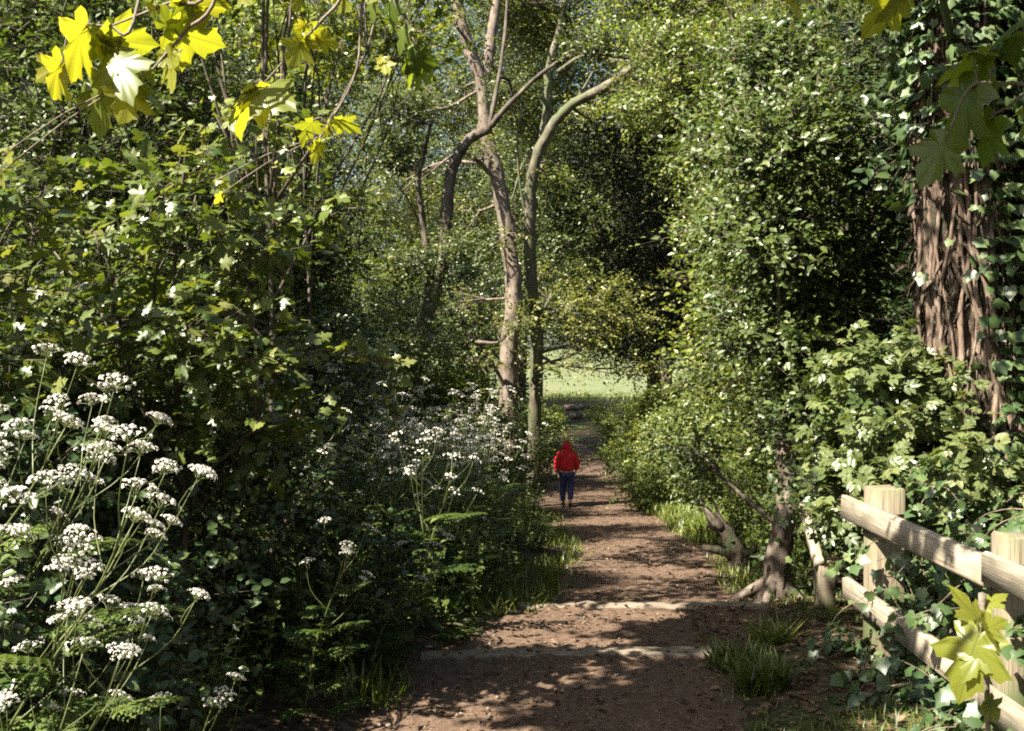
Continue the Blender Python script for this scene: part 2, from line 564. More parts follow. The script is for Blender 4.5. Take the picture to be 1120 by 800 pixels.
def plain(name, col, rough=.7, spec=.3, sheen=0):
    m, nt, out = mat_new(name)
    nz = nd(nt, 'ShaderNodeTexNoise'); nz.inputs['Scale'].default_value = 25
    c = mixc(nt, nz.outputs[0], tuple(x * .8 for x in col), tuple(min(1, x * 1.15) for x in col))
    b = nd(nt, 'ShaderNodeBsdfPrincipled')
    nt.links.new(c, b.inputs['Base Color'])
    b.inputs['Roughness'].default_value = rough
    b.inputs['Specular IOR Level'].default_value = spec
    nt.links.new(b.outputs[0], out.inputs[0])
    return m


# ------------------------------------------------------------------ object helpers
def link(name, data, parent=None):
    o = bpy.data.objects.new(name, data)
    COL.objects.link(o)
    if parent is not None:
        o.parent = parent
    return o


def tag(o, label, cat, group=None):
    o['label'] = label
    o['category'] = cat
    if group:
        o['group'] = group
    return o


def thing(name, label, cat, loc=(0, 0, 0), rot=0, sc=1, group=None, tilt=(0, 0)):
    o = link(name, None)
    o.location = loc
    o.rotation_euler = (tilt[0], tilt[1], rot)
    o.scale = (sc, sc, sc) if np.isscalar(sc) else sc
    return tag(o, label, cat, group)


def struct(name, mesh, kind='structure'):
    o = link(name, mesh)
    o['kind'] = kind
    return o


def place(proto, name, label, cat, x, y, rot=0, sc=1, group=None, dz=-.03, tilt=(0, 0)):
    """proto: list of (part name, mesh) - one thing with copies of its parts"""
    r = thing(name, label, cat, (x, y, G(x, y) + dz), rot, sc, group, tilt)
    for pn, me in proto:
        link(pn, me, r)
    return r


# ------------------------------------------------------------------ camera, light, sky
cam = bpy.data.cameras.new('Camera')
co = link('Camera', cam)
co.location = (0, 0, CAMZ)
co.rotation_euler = (R(90) - math.atan2(18, F), 0, 0)
cam.sensor_fit = 'HORIZONTAL'
cam.sensor_width = 36
cam.lens = 36 * F / 1120
cam.clip_end = 2000
cam.clip_start = .05
scene.camera = co

EL, AZ = R(48), R(37)        # height of the sun; how far behind the left-hand side it stands
to_sun = Vector((-math.cos(EL) * math.cos(AZ), -math.cos(EL) * math.sin(AZ), math.sin(EL)))
sl = bpy.data.lights.new('Sun', 'SUN')
sl.energy = 5.0
sl.angle = R(.5)
sl.color = (1.0, .93, .78)
so = link('Sun', sl)
so.rotation_euler = to_sun.to_track_quat('Z', 'Y').to_euler()
so.location = (-20, -10, 30)

w = bpy.data.worlds.new('World')
scene.world = w
w.use_nodes = True
wn = w.node_tree
bg = wn.nodes['Background']
sky = wn.nodes.new('ShaderNodeTexSky')
sky.sky_type = 'NISHITA'
sky.sun_disc = False
sky.sun_elevation = EL
sky.sun_rotation = math.atan2(to_sun.x, to_sun.y)
wn.links.new(sky.outputs[0], bg.inputs[0])
bg.inputs[1].default_value = .05
sky.dust_density = 2.0
sky.ozone_density = .6

vs = scene.view_settings
vs.view_transform = 'Standard'
vs.look = 'None'
vs.exposure = 2.2
vs.gamma = 1
scene.render.engine = 'CYCLES'
cy = scene.cycles
cy.max_bounces = 6
cy.diffuse_bounces = 3
cy.glossy_bounces = 2
cy.transmission_bounces = 3
cy.filter_width = 1.9
cy.use_denoising = False
cy.sample_clamp_indirect = 4

# ------------------------------------------------------------------ ground, path, lawn
def sheet(xs, ys, zf, mat, name, smooth=True):
    X, Y = np.meshgrid(xs, ys)
    Z = zf(X, Y)
    nx, ny = len(xs), len(ys)
    i = np.arange(ny - 1)[:, None] * nx + np.arange(nx - 1)[None]
    Fq = np.stack([i, i + 1, i + nx + 1, i + nx], -1).reshape(-1, 4)
    mb = MB()
    mb.add(np.stack([X, Y, Z], -1).reshape(-1, 3), Fq)
    return mb.mesh(name, mat, smooth)


xs = np.concatenate([[-400, -250, -150, -90, -60, -40, -28], np.arange(-20, -5, .8), np.arange(-5, 6, .11), np.arange(6, 20, .8), [22, 30, 42, 60, 90, 150, 250, 400]])
ys = np.concatenate([[-60, -30, -12, -4, -1], np.arange(0, 5, .25), np.arange(5, 9, .06), np.arange(9, 26, .2), np.arange(26, 62, 1), np.arange(62, 140, 4), [150, 180, 230, 300, 420]])


def ground_z(X, Y):
    z = gz(X, Y)
    lawn = (Y > 57) & (Y < 125) & (X > -30) & (X < 60)
    return z - np.where(lawn, .08, 0)


struct('ground', sheet(xs, ys, ground_z, ground_mat(), 'ground'))


def path_mesh():
    ys_ = np.concatenate([np.arange(-3, 5, .3), np.arange(5, 6.13, .07), [6.14, 6.18], np.arange(6.24, 7.76, .07), [7.78, 7.82], np.arange(7.9, 14, .1), np.arange(14, 26, .25), np.arange(26, 58, .8)])
    ts = np.linspace(-1.18, 1.18, 44)
    T, Y = np.meshgrid(ts, ys_)
    X = xc(Y) + T * hw(Y)
    rng = np.random.default_rng(3)
    Z = zpath(Y) + .012 * wob(X * 2.1, Y * 1.9) + .006 * rng.normal(size=X.shape) - .05 * np.clip(np.abs(T) - .75, 0, 1) ** 1.5 * 2
    nx, ny = len(ts), len(ys_)
    i = np.arange(ny - 1)[:, None] * nx + np.arange(nx - 1)[None]
    mb = MB()
    mb.add(np.stack([X, Y, Z], -1).reshape(-1, 3), np.stack([i, i + 1, i + nx + 1, i + nx], -1).reshape(-1, 4))
    return mb.mesh('path', path_mat(), True)


struct('path', path_mesh())
struct('lawn', sheet(np.arange(-28, 58, 2.0), np.arange(58, 124, 2.0), lambda X, Y: gz(X, Y) + .03 * wob(X * .3, Y * .3), M['lawn'], 'lawn'))


# bevelled box as one mesh
def box(mb, c, s, rotz=0, bev=.008, rng=None, mat=0):
    hx, hy, hz = [a / 2 for a in s]
    b = bev
    vs_, fs = [], []
    prof = [(-hz, b), (-hz + b, 0), (hz - b, 0), (hz, b)]
    for z, ins in prof:
        x, y = hx - ins, hy - ins
        q = b * .6
        vs_ += [(x - q, y, z), (-x + q, y, z), (-x, y - q, z), (-x, -y + q, z), (-x + q, -y, z), (x - q, -y, z), (x, -y + q, z), (x, y - q, z)]
    for k in range(3):
        for j in range(8):
            fs.append((k * 8 + j, k * 8 + (j + 1) % 8, (k + 1) * 8 + (j + 1) % 8, (k + 1) * 8 + j))
    n = len(vs_)
    vs_ += [(0, 0, -hz), (0, 0, hz)]
    for j in range(8):
        fs.append(((j + 1) % 8, j, n))
        fs.append((24 + j, 24 + (j + 1) % 8, n + 1))
    V = np.array(vs_)
    if rng is not None:
        V = V + rng.normal(size=V.shape) * .0025
    cz, sz = math.cos(rotz), math.sin(rotz)
    V = np.stack([V[:, 0] * cz - V[:, 1] * sz, V[:, 0] * sz + V[:, 1] * cz, V[:, 2]], -1) + np.array(c)
    mb.add(V, fs, .5, mat)


def worn_beam(length, wid, hgt, seed):
    """a long worn timber along x with uneven edges"""
    rng = np.random.default_rng(seed)
    n = 26
    V = []
    for i in range(n):
        x = -length / 2 + length * i / (n - 1)
        j = rng.normal(size=8) * .006
        w_, h_ = wid / 2, hgt / 2
        b = .018
        V += [(x, -w_ + j[0], -h_), (x, w_ + j[1], -h_), (x, w_ + j[2], h_ - b + j[6]), (x, w_ - b + j[3], h_ + j[7] * .6), (x, -w_ + b + j[4], h_ + j[7] * .6), (x, -w_ + j[5], h_ - b + j[6])]
    fs = []
    for i in range(n - 1):
        for k in range(6):
            fs.append((i * 6 + k, i * 6 + (k + 1) % 6, (i + 1) * 6 + (k + 1) % 6, (i + 1) * 6 + k))
    for e in (0, (n - 1) * 6):
        fs += [(e, e + 1, e + 2, e + 5), (e + 2, e + 3, e + 4, e + 5)]
    mb = MB()
    mb.add(np.array(V), fs)
    return mb.mesh('step_timber', M['sleeper'])


for y, wdt, rz, lab in ((6.12, 1.72, .03, 'worn timber step across the earth path, the one nearest the camera'),
                        (7.75, 1.78, -.02, 'pale worn timber step across the path level with the short post')):
    s = link('path_step', worn_beam(wdt, .13, .12, int(y * 10)))
    s.location = (float(xc(y)), y, float(zpath(y - .1)) - .045)
    s.rotation_euler = (0, R(-.6), rz)
    tag(s, lab, 'step')

# ------------------------------------------------------------------ fence
rngf = np.random.default_rng(5)
fx = lambda y: 1.93 + (6.0 - y) * .0135


def timber_mesh(s, name, mat, bev=.01):
    mb = MB()
    box(mb, (0, 0, 0), s, 0, bev, rngf)
    return mb.mesh(name, mat)


fence = thing('timber_fence', 'weathered post and rail timber fence with two rails beside the path', 'fence', (fx(6.0), 6.0, G(fx(6.0), 6.0)))
fo = np.array(fence.location)


def fpart(name, mesh, loc, rz=0, rx=0):
    o = link(name, mesh, fence)
    o.location = np.array(loc) - fo
    o.rotation_euler = (rx, 0, rz)
    return o


for y, top, wdt in ((6.02, .945, .17), (4.5, .94, .14), (2.95, .93, .16)):
    h = top + .35
    p_ = fpart('post', timber_mesh((wdt, wdt, h), 'post', M['timber_post']), (fx(y) + .118, y, top - h / 2), R(2), 0)
for (ya, yb, z0, z1, off) in ((6.34, 4.49, .79, .785, 0), (4.482, 2.86, .805, .80, -.006), (6.3, 4.52, .325, .285, .004), (4.512, 2.86, .262, .25, -.004)):
    ln = ya - yb
    ym = (ya + yb) / 2
    fpart('rail', timber_mesh((.045, ln, .135), 'rail', M['timber']), (fx(ym) + off, ym, (z0 + z1) / 2), R(.77), math.atan2(z0 - z1, ln))

stub = thing('fence_stub', 'short squat timber post with a leaning broken rail beyond the fence', 'post', (2.18, 7.62, G(2.18, 7.62)))
o = link('post', timber_mesh((.12, .12, .62), 'post', M['timber_post']), stub)
o.location = (0, 0, .0)
o = link('rail', timber_mesh((.07, .75, .08), 'rail', M['timber']), stub)
o.location = (-.02, .28, .46)
o.rotation_euler = (R(24), 0, R(-6))

# ------------------------------------------------------------------ plant prototypes
OVAL, OVATE, MAPLE, MAPLE_S, IVY, ELDER, FERN = L_oval(), L_ovate(), L_maple(), L_maple(False), L_ivy(), L_pinnate(), L_fern()
LANCE = L_oval(.16)
NEEDLE = L_oval(.11)


def shrub_proto(seed, H, Rr, n, ntw, k, leaf, tmpl, mat, tw=.28, z0=.25, bark='bark', stems=5, sr=.03, twigs=3, r0=.42, **kw):
    rng = np.random.default_rng(seed)
    lumps = rlumps(rng, H, Rr, n, z0, r0)
    tb, cb = MB(), MB()
    crown(cb, lumps, ntw, k, leaf, tmpl, tw, rng, stems=tb, **kw)
    for s in range(stems):
        a = s * 2 * math.pi / stems + rng.random()
        r1 = Rr * (.12 + .4 * rng.random())
        top = np.array([math.cos(a) * r1, math.sin(a) * r1, H * (.55 + .3 * rng.random())])
        P = spline([(math.cos(a) * .08, math.sin(a) * .08, -.12), top * np.array([.35, .35, .45]) + rng.normal(size=3) * .08, top], 12)
        tube(tb, P, np.linspace(sr, sr * .35, 12), 6, rough=.08, rng=rng)
        near = sorted(lumps, key=lambda L: np.linalg.norm(np.array(L[:3]) - top))[:max(2, n // stems)]
        branches(tb, rng, P, near, sr, twigs)
    return [('stem', tb.mesh('shrub_stems', M[bark])), ('crown', cb.mesh('shrub_crown', M[mat]))]


def tree_proto(seed, H, Rr, n, ntw, k, leaf, tmpl, mat, tr=.16, z0=2.5, tw=.5, bark='bark', lean=.4, twigs=3, r0=.36, **kw):
    rng = np.random.default_rng(seed)
    lumps = rlumps(rng, H, Rr, n, z0, r0)
    tb, cb = MB(), MB()
    a = rng.random() * 6.28
    lx, ly = math.cos(a) * lean, math.sin(a) * lean
    P = spline([(0, 0, -.3), (lx * .2 + rng.normal() * .08, ly * .2, H * .25), (lx * .6, ly * .6 + rng.normal() * .12, H * .55), (lx, ly, H * .9)], 24)
    rad = np.linspace(1, .25, 24) ** .8 * tr
    rad[0] *= 1.7
    rad[1] *= 1.25
    tube(tb, P, rad, 10, rough=.05, rng=rng)
    branches(tb, rng, P, lumps, tr, twigs)
    crown(cb, lumps, ntw, k, leaf, tmpl, tw, rng, stems=tb, **kw)
    return [('trunk', tb.mesh('tree_trunk', M[bark])), ('crown', cb.mesh('tree_crown', M[mat]))]


SH_A = shrub_proto(21, 3.9, 1.6, 26, 2700, 8, .068, OVAL, 'hawthorn', r0=.30)
SH_B = shrub_proto(22, 4.6, 1.9, 30, 3100, 8, .072, OVAL, 'hawthorn', r0=.29)
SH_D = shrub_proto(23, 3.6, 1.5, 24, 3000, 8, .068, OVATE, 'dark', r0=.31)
SH_P = shrub_proto(24, 4.4, 1.8, 28, 2700, 8, .072, OVATE, 'pale', r0=.29)
SH_L = shrub_proto(25, 1.8, 1.3, 14, 1200, 8, .075, OVATE, 'pale', z0=.1, r0=.32)
SH_E = shrub_proto(26, 2.5, 1.0, 11, 520, 5, .18, ELDER, 'elder', tw=.3, sr=.025, spread=.9, r0=.34, z0=1.05)
SH_K = [SH_L[0], ('crown', SH_L[1][1].copy())]  # low bush with darker leaves, puts the shade of the left bank into colour
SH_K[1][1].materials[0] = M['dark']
TR_A = tree_proto(31, 11, 3.4, 22, 6500, 7, .085, OVATE, 'wood')
TR_B = tree_proto(32, 13, 3.8, 24, 7000, 7, .090, OVATE, 'hawthorn', z0=3)
TR_C = tree_proto(33, 9, 3.0, 20, 6500, 7, .075, OVAL, 'yellowgreen', z0=1.8)
TR_Y = tree_proto(34, 11, 3.6, 34, 10000, 9, .17, LANCE, 'yew', tr=.28, z0=3.4, tw=.45)
TR_F = tree_proto(35, 19, 6.5, 26, 7000, 7, .20, OVATE, 'wood', tr=.35, z0=2.0, tw=1.0)


# --- nettle clump: upright leafy stems
def nettle_proto(seed, n=26, H=.8, mat='herb'):
    rng = np.random.default_rng(seed)
    sb, lb = MB(), MB()
    O, A, N, L, V = [], [], [], [], []
    for i in range(n):
        a = rng.random() * 6.28
        r = .48 * math.sqrt(rng.random())
        b = np.array([math.cos(a) * r, math.sin(a) * r, -.03])
        h = H * (.5 + .6 * rng.random())
        e = b + np.array([math.cos(a) * r * .5 + rng.normal() * .08, math.sin(a) * r * .5 + rng.normal() * .08, h])
        P = spline([b, (b + e) / 2 + rng.normal(size=3) * .03, e], 7)
        tube(sb, P, np.linspace(.005, .002, 7), 4)
        for q in range(11):
            t = .12 + .86 * q / 10
            p = P[min(6, int(t * 6))] * (1 - (t * 6) % 1) + P[min(6, int(t * 6) + 1)] * ((t * 6) % 1)
            ph = q * 1.57 + a
            for s in (0, math.pi):
                d = np.array([math.cos(ph + s), math.sin(ph + s), .15 + rng.normal() * .3])
                O.append(p); A.append(d); N.append(np.array([0, 0, 1.0]) + rng.normal(size=3) * .3)
                L.append((.085 - .05 * max(0, t - .35)) * (.7 + .5 * rng.random()))
                V.append(np.clip(.35 + .4 * t + rng.normal() * .15, 0, 1))
    scatter(lb, OVATE, O, A, N, L, V, curl=rng.random(len(O)) * .3)
    return [('stem', sb.mesh('nettle_stems', M['stalk'])), ('foliage', lb.mesh('nettle_leaves', M[mat]))]


NET = [nettle_proto(41), nettle_proto(42, 30, .95), nettle_proto(43, 22, .6)]


# --- cow parsley
def umbel(fb, sb, c, up, rad, rng, rays=11, near=True):
    up = norm(np.array(up, float))
    a = norm(np.cross(up, [0.3, 1, .2]))
    b = np.cross(up, a)
    O, A, N, L, V = [], [], [], [], []
    for i in range(rays):
        th = i * 2.399
        rr = rad * math.sqrt((i + .4) / rays) * (.9 + .2 * rng.random())
        e = c + (a * math.cos(th) + b * math.sin(th)) * rr + up * (rad * .75 - rr * rr / rad * .35)
        if near:
            tube(sb, [c, (c + e) / 2 + up * .004, e], .0011, 3, cap=False)
        out = norm(up + (a * math.cos(th) + b * math.sin(th)) * rr / rad * .8)
        m = 11 if near else 4
        for q in range(m):
            d = rdir(rng, 1)[0]
            d = norm(d + out * 1.1)
            O.append(e + d * (.0095 if near else .007)); A.append(np.cross(d, rdir(rng, 1)[0])); N.append(d + rng.normal(size=3) * .2)
            L.append((.0056 if near else .011) * (.8 + .5 * rng.random()))
            V.append(rng.random())
    O, A = np.array(O), norm(np.array(A))
    sq = np.array([(-.5, -.2, 0), (0, -.55, .05), (.5, -.2, 0), (.4, .4, .06), (-.4, .4, .06)]), [(0, 1, 2), (0, 2, 3, 4)]
    scatter(fb, sq, O, A, N, L, V)


def parsley_proto(seed, H=1.15, lean=.25, near=True, heads=9):
    rng = np.random.default_rng(seed)
    sb = MB()
    parts, fbs, lbs = [], [], []
    top = np.array([lean * H, lean * .2 * rng.normal(), H])
    P = spline([(0, 0, -.05), (lean * H * .25, .02 * rng.normal(), H * .4), top * .75 + [rng.normal() * .02, rng.normal() * .02, .02], top], 16)
    tube(sb, P, np.linspace(.0055, .0022, 16), 6)
    ends = [(P[-1], np.array([lean * .6, 0, 1.0]), .05)]
    for i in range(heads - 1):
        t = .45 + .45 * i / max(1, heads - 2)
        s = P[int(t * 15)]
        az = i * 2.4 + rng.random()
        ln = (.36 - .18 * (t - .45)) * (.8 + .4 * rng.random()) * H
        d = np.array([math.cos(az) * .55 + lean * .6, math.sin(az) * .55, .85])
        e = s + norm(d) * ln
        m = (s + e) / 2 + np.array([math.cos(az), math.sin(az), -.3]) * .04
        Q = spline([s, m, e], 7)
        tube(sb, Q, np.linspace(.0028, .0013, 7), 5)
        ends.append((e, d + [0, 0, .6], .034 + .018 * rng.random()))
        if near and rng.random() < .6:
            q = Q[4]
            e2 = q + norm(d + rng.normal(size=3) * .5) * .12
            tube(sb, spline([q, (q + e2) / 2 + rng.normal(size=3) * .01, e2], 4), .0013, 4)
            ends.append((e2, d + [0, 0, .5], .03))
    for c, up, rad in ends:
        fb = MB()
        umbel(fb, sb, np.array(c), up, rad, rng, 14 if near else 9, near)
        fbs.append(fb)
    nl = 13 if near else 7
    for i in range(nl):
        t = .03 + .62 * i / nl
        s = P[int(t * 15)]
        az = i * 2.1 + rng.random()
        lb = MB()
        ln = (.40 - .24 * t) * (.85 + .3 * rng.random())
        scatter(lb, FERN, [s], [(math.cos(az), math.sin(az), .45 + .3 * rng.random())], [(-.3 * math.cos(az), -.3 * math.sin(az), 1)], [ln], [.3 + .5 * rng.random()], curl=[.35])
        lbs.append(lb)
    if near:
        out = [('stem', sb.mesh('parsley_stem', M['stalk']))]
        out += [('leaf', b.mesh('parsley_leaf', M['fern'])) for b in lbs]
        out += [('flower_head', b.mesh('parsley_umbel', M['petal'])) for b in fbs]
        return out
    mb = MB()

    def merge(src, mi):
        off = mb.n
        n = 0
        for v, u in zip(src.V, src.UV):
            mb.V.append(v); mb.UV.append(u); n += len(v)
        for k in (3, 4):
            for f, a_ in zip(src.F[k], src.A[k]):
                mb.F[k].append(f + off); mb.A[k].append(a_); mb.M[k].append(np.full(len(f), mi, np.int32))
        mb.n += n
    merge(sb, 0)
    for b_ in lbs:
        merge(b_, 1)
    for b_ in fbs:
        merge(b_, 2)
    return mb.mesh('parsley', [M['stalk'], M['fern'], M['petal']])


CPN = [parsley_proto(51, 1.25, .45), parsley_proto(52, 1.1, .3, heads=6), parsley_proto(53, 1.35, .6), parsley_proto(54, .95, .5, heads=5)]
CPF = [parsley_proto(61, 1.05, .2, False), parsley_proto(62, 1.2, .35, False, 8), parsley_proto(63, .9, .1, False, 6)]

# ------------------------------------------------------------------ the ivy-hung tree behind the fence
def ivy_tree():
    rng = np.random.default_rng(71)
    D = 7.0
    base = at(1092, 705, D)
    t = thing('ivy_covered_tree', 'thick shaggy trunk wrapped in ivy stems standing behind the timber fence', 'tree', (base[0], D, G(base[0], D)))
    bo = np.array(t.location)
    cl = [at(1102, 720, D), at(1095, 600, D), at(1085, 520, D), at(1070, 430, D), at(1058, 330, D), at(1052, 220, D), at(1048, 100, D), at(1044, -20, D), (at(1036, -160, D)), at(1035, -330, D)]
    P = spline(np.array(cl) - bo, 60)
    n, sd = len(P), 96
    ph = rng.random((14, 3)) * 6.28
    rad = np.interp(np.linspace(0, 1, n), [0, .12, .25, .45, .7, 1], [.41, .36, .30, .27, .245, .19])
    mb = MB()
    ang = np.arange(sd) * 2 * math.pi / sd
    V = []
    for i in range(n):
        z = P[i, 2]
        rr = rad[i] * (1 + .09 * np.sin(ang * 5 + z * 1.1) + .05 * np.sin(ang * 9 - z * 2.3 + 1) + sum(.019 * np.sin(ang * (11 + 3 * q) + z * (ph[q, 0] - 3.1) * .9 + ph[q, 1]) * (.6 + .4 * np.sin(z * 2.2 + ph[q, 2])) for q in range(14)) + (.05 * rng.normal(size=sd)))
        V.append(np.stack([P[i, 0] + rr * np.cos(ang), P[i, 1] + rr * np.sin(ang), np.full(sd, z) + .02 * rng.normal(size=sd)], -1))
    i = np.arange(n - 1)[:, None] * sd
    j = np.arange(sd)[None]
    mb.add(np.concatenate(V), np.stack([i + j, i + (j + 1) % sd, i + sd + (j + 1) % sd, i + sd + j], -1).reshape(-1, 4))
    # loose shreds of bark standing off the trunk
    ns = 5200
    k = rng.integers(2, n - 4, ns)
    a = rng.random(ns) * 6.283
    d = np.stack([np.cos(a), np.sin(a), np.zeros(ns)], -1)
    O = P[k] + d * (rad[k] * (1.0 + .14 * rng.random(ns)))[:, None]
    scatter(mb, L_oval(.1), O, np.array([0, 0, -1.0]) + .33 * rng.normal(size=(ns, 3)), d + .6 * rng.normal(size=(ns, 3)), .05 + .17 * rng.random(ns) ** 2, rng.random(ns))
    # limbs up into the crown
    for q in range(5):
        az = q * 1.3
        s = P[48 + q * 2]
        e = s + np.array([math.cos(az) * 1.6, math.sin(az) * 1.6, 1.5])
        tube(mb, spline([s, (s + e) / 2 + [0, 0, .2], e], 10), np.linspace(.09, .03, 10), 7)
    link('trunk', mb.mesh('ivy_tree_trunk', M['bark_tan']), t)
    for q in range(34):
        vb = MB()
        a0 = rng.random() * 6.28 if q > 24 else math.pi * 1.25 + (q - 12) * .14
        i0, i1 = rng.integers(0, 12), rng.integers(34, 58)
        idx = np.arange(i0, i1, 2)
        aa = a0 + .22 * np.sin(idx * .23 + q) + .10 * rng.normal(size=len(idx)).cumsum() * .4
        off = rad[idx] * 1.06 + .015
        pts = np.stack([P[idx, 0] + off * np.cos(aa), P[idx, 1] + off * np.sin(aa), P[idx, 2]], -1)
        tube(vb, spline(pts, len(idx) * 2), np.linspace(.010 + .018 * rng.random() ** 2, .006, len(idx) * 2), 6, rough=.16, rng=rng)
        link('ivy_stem', vb.mesh('ivy_stem', M['vine']), t)
    # ivy leaves: away from the path side and up high
    ib = MB()
    m = 13000
    k = rng.integers(0, n - 1, m)
    az = rng.normal(size=m) * .55 - .25
    hi = rng.random(m) < np.clip((P[k, 2] - 2.6) / 2.2, 0, .55)
    az = np.where(hi, rng.random(m) * 6.28, az)
    d = np.stack([np.cos(az), np.sin(az), np.zeros(m)], -1)
    stand = .04 + .5 * rng.random(m) ** 1.5 * np.clip(1.3 - np.abs(az) / 1.6, .3, 1)
    O = P[k] + d * (rad[k] + stand)[:, None]
    scatter(ib, IVY, O, np.array([0, 0, -.8]) + .5 * d + .5 * rng.normal(size=(m, 3)), d + np.array([0, 0, .5]) + .4 * rng.normal(size=(m, 3)), .05 + .05 * rng.random(m), rng.random(m))
    link('ivy', ib.mesh('ivy_on_trunk', M['ivy']), t)
    cb = MB()
    lumps = [(P[-1][0] + x, P[-1][1] + y, P[-1][2] + z, r, r, r * .75) for x, y, z, r in ((0, 0, .6, 1.4), (1.5, .5, .2, 1.3), (-.9, .8, .9, 1.0), (.6, 1.6, .4, 1.3), (1.2, -1.2, .2, 1.1), (2.4, 1.0, -.9, 1.2), (1.7, 1.5, -2.0, 1.0), (1.9, .2, -1.8, .8))]
    crown(cb, lumps, 4200, 7, .07, OVATE, .4, rng)
    out = [np.array(q) - bo for q in ((1.2, 5.6, 4.7), (.5, 5.0, 5.3), (1.5, 6.4, 5.4), (1.9, 5.4, 4.0), (.9, 6.2, 6.2), (2.2, 6.2, 4.6))]  # sprays above the frame, added to dapple the trunk with shade
    for q in out:
        s = P[min(57, int(np.searchsorted(P[:, 2], q[2] - .6)))]
        tube(cb, spline([s, (s + q) / 2 + [0, 0, .15], q], 10), np.linspace(.03, .008, 10), 5)
    crown(cb, [(*q, .55, .55, .3) for q in out], 330, 6, .08, OVATE, .35, rng)
    link('crown', cb.mesh('ivy_tree_crown', M['dark']), t)


ivy_tree()


# ------------------------------------------------------------------ trees with trunks one can follow, in the middle
def drawn_tree(name, label, stems, lumps, D, bark, mat, ntw, leaf, seed, tmpl=OVATE, k=7, tw=.45, group=None, hang=()):
    rng = np.random.default_rng(seed)
    b = stems[0][0][0]
    bx, by = at(*b, D)[0], D
    t = thing(name, label, 'tree', (bx, by, G(bx, by)), group=group)
    bo = np.array(t.location)
    mb, cb = MB(), MB()
    for pts, r0, r1, dz in stems:
        pp = [np.array(at(u, v, D + dz * i / max(1, len(pts) - 1))) - bo for i, (u, v) in enumerate(pts)]
        n = len(pp) * 6
        tube(mb, spline(pp, n), np.linspace(r0, r1, n), 12, rough=.11, rng=rng)
    Lw = []
    for u, v, dd, rp, fl in lumps:
        c = np.array(at(u, v, D + dd)) - bo
        r = rp / F * (D + dd)
        Lw.append((c[0], c[1], c[2], r, r, r * fl))
    allp = np.concatenate([spline([np.array(at(u, v, D + dz * i / max(1, len(p) - 1))) - bo for i, (u, v) in enumerate(p)], 20) for p, a_, b_, dz in stems])
    for L in Lw:
        c = np.array(L[:3])
        low = allp[allp[:, 2] < c[2] + .2]
        s = low[np.argmin(np.linalg.norm(low - c, axis=1))] if len(low) else allp[0]
        m = (s + c) / 2 + rng.normal(size=3) * .15
        tube(mb, spline([s, m, c], 8), np.linspace(.04, .012, 8), 5)
        for q in range(4):
            e = c + rdir(rng, 1)[0] * L[3] * .9
            tube(mb, spline([m, (m + e) / 2 + rng.normal(size=3) * .1, e], 6), np.linspace(.016, .004, 6), 4)
    crown(cb, Lw, ntw, k, leaf, tmpl, tw, rng, stems=mb, shell=.2, nup=1.0, flat=.6)
    link('trunk', mb.mesh(name + '_trunk', M[bark]), t)
    link('crown', cb.mesh(name + '_crown', M[mat]), t)
    return t


drawn_tree('woodland_tree', 'tall straight tree with reddish brown bark, forking high up, left of the red jacket', [
    ([(560, 525), (556, 440), (557, 380), (562, 320), (556, 260), (545, 200), (532, 150), (527, 95), (512, 50), (499, 0), (488, -60), (470, -200)], .195, .09, 0),
    ([(529, 110), (534, 70), (539, 30), (546, -10), (560, -90), (575, -180)], .12, .06, .4),
    ([(545, 200), (520, 175), (500, 168), (470, 190)], .05, .015, -1.2),
    ([(560, 440), (540, 400), (520, 372), (500, 360)], .045, .012, -1.0)],
    [(480, -40, 1.5, 70, .6), (560, -60, 2, 80, .6), (430, 40, 1.5, 60, .5), (600, 10, 2, 60, .5), (520, -130, 1.5, 90, .6), (460, 110, 1.2, 48, .45), (440, 200, 1, 42, .5), (560, 30, 2, 50, .5), (500, 120, 2, 45, .5),
     (500, 330, .6, 34, .5), (515, 400, -1.4, 26, .45), (545, 465, -1.3, 26, .5), (540, 90, 2.2, 50, .5), (620, -90, 2, 80, .6), (580, 120, 2.5, 50, .6), (500, 230, 1.5, 40, .5), (548, 262, -.6, 20, .5), (527, 160, -.6, 20, .5), (566, 352, -1, 24, .5), (500, 20, -.6, 20, .5)],
    22.0, 'bark_red', 'yellowgreen', 5200, .085, 81)

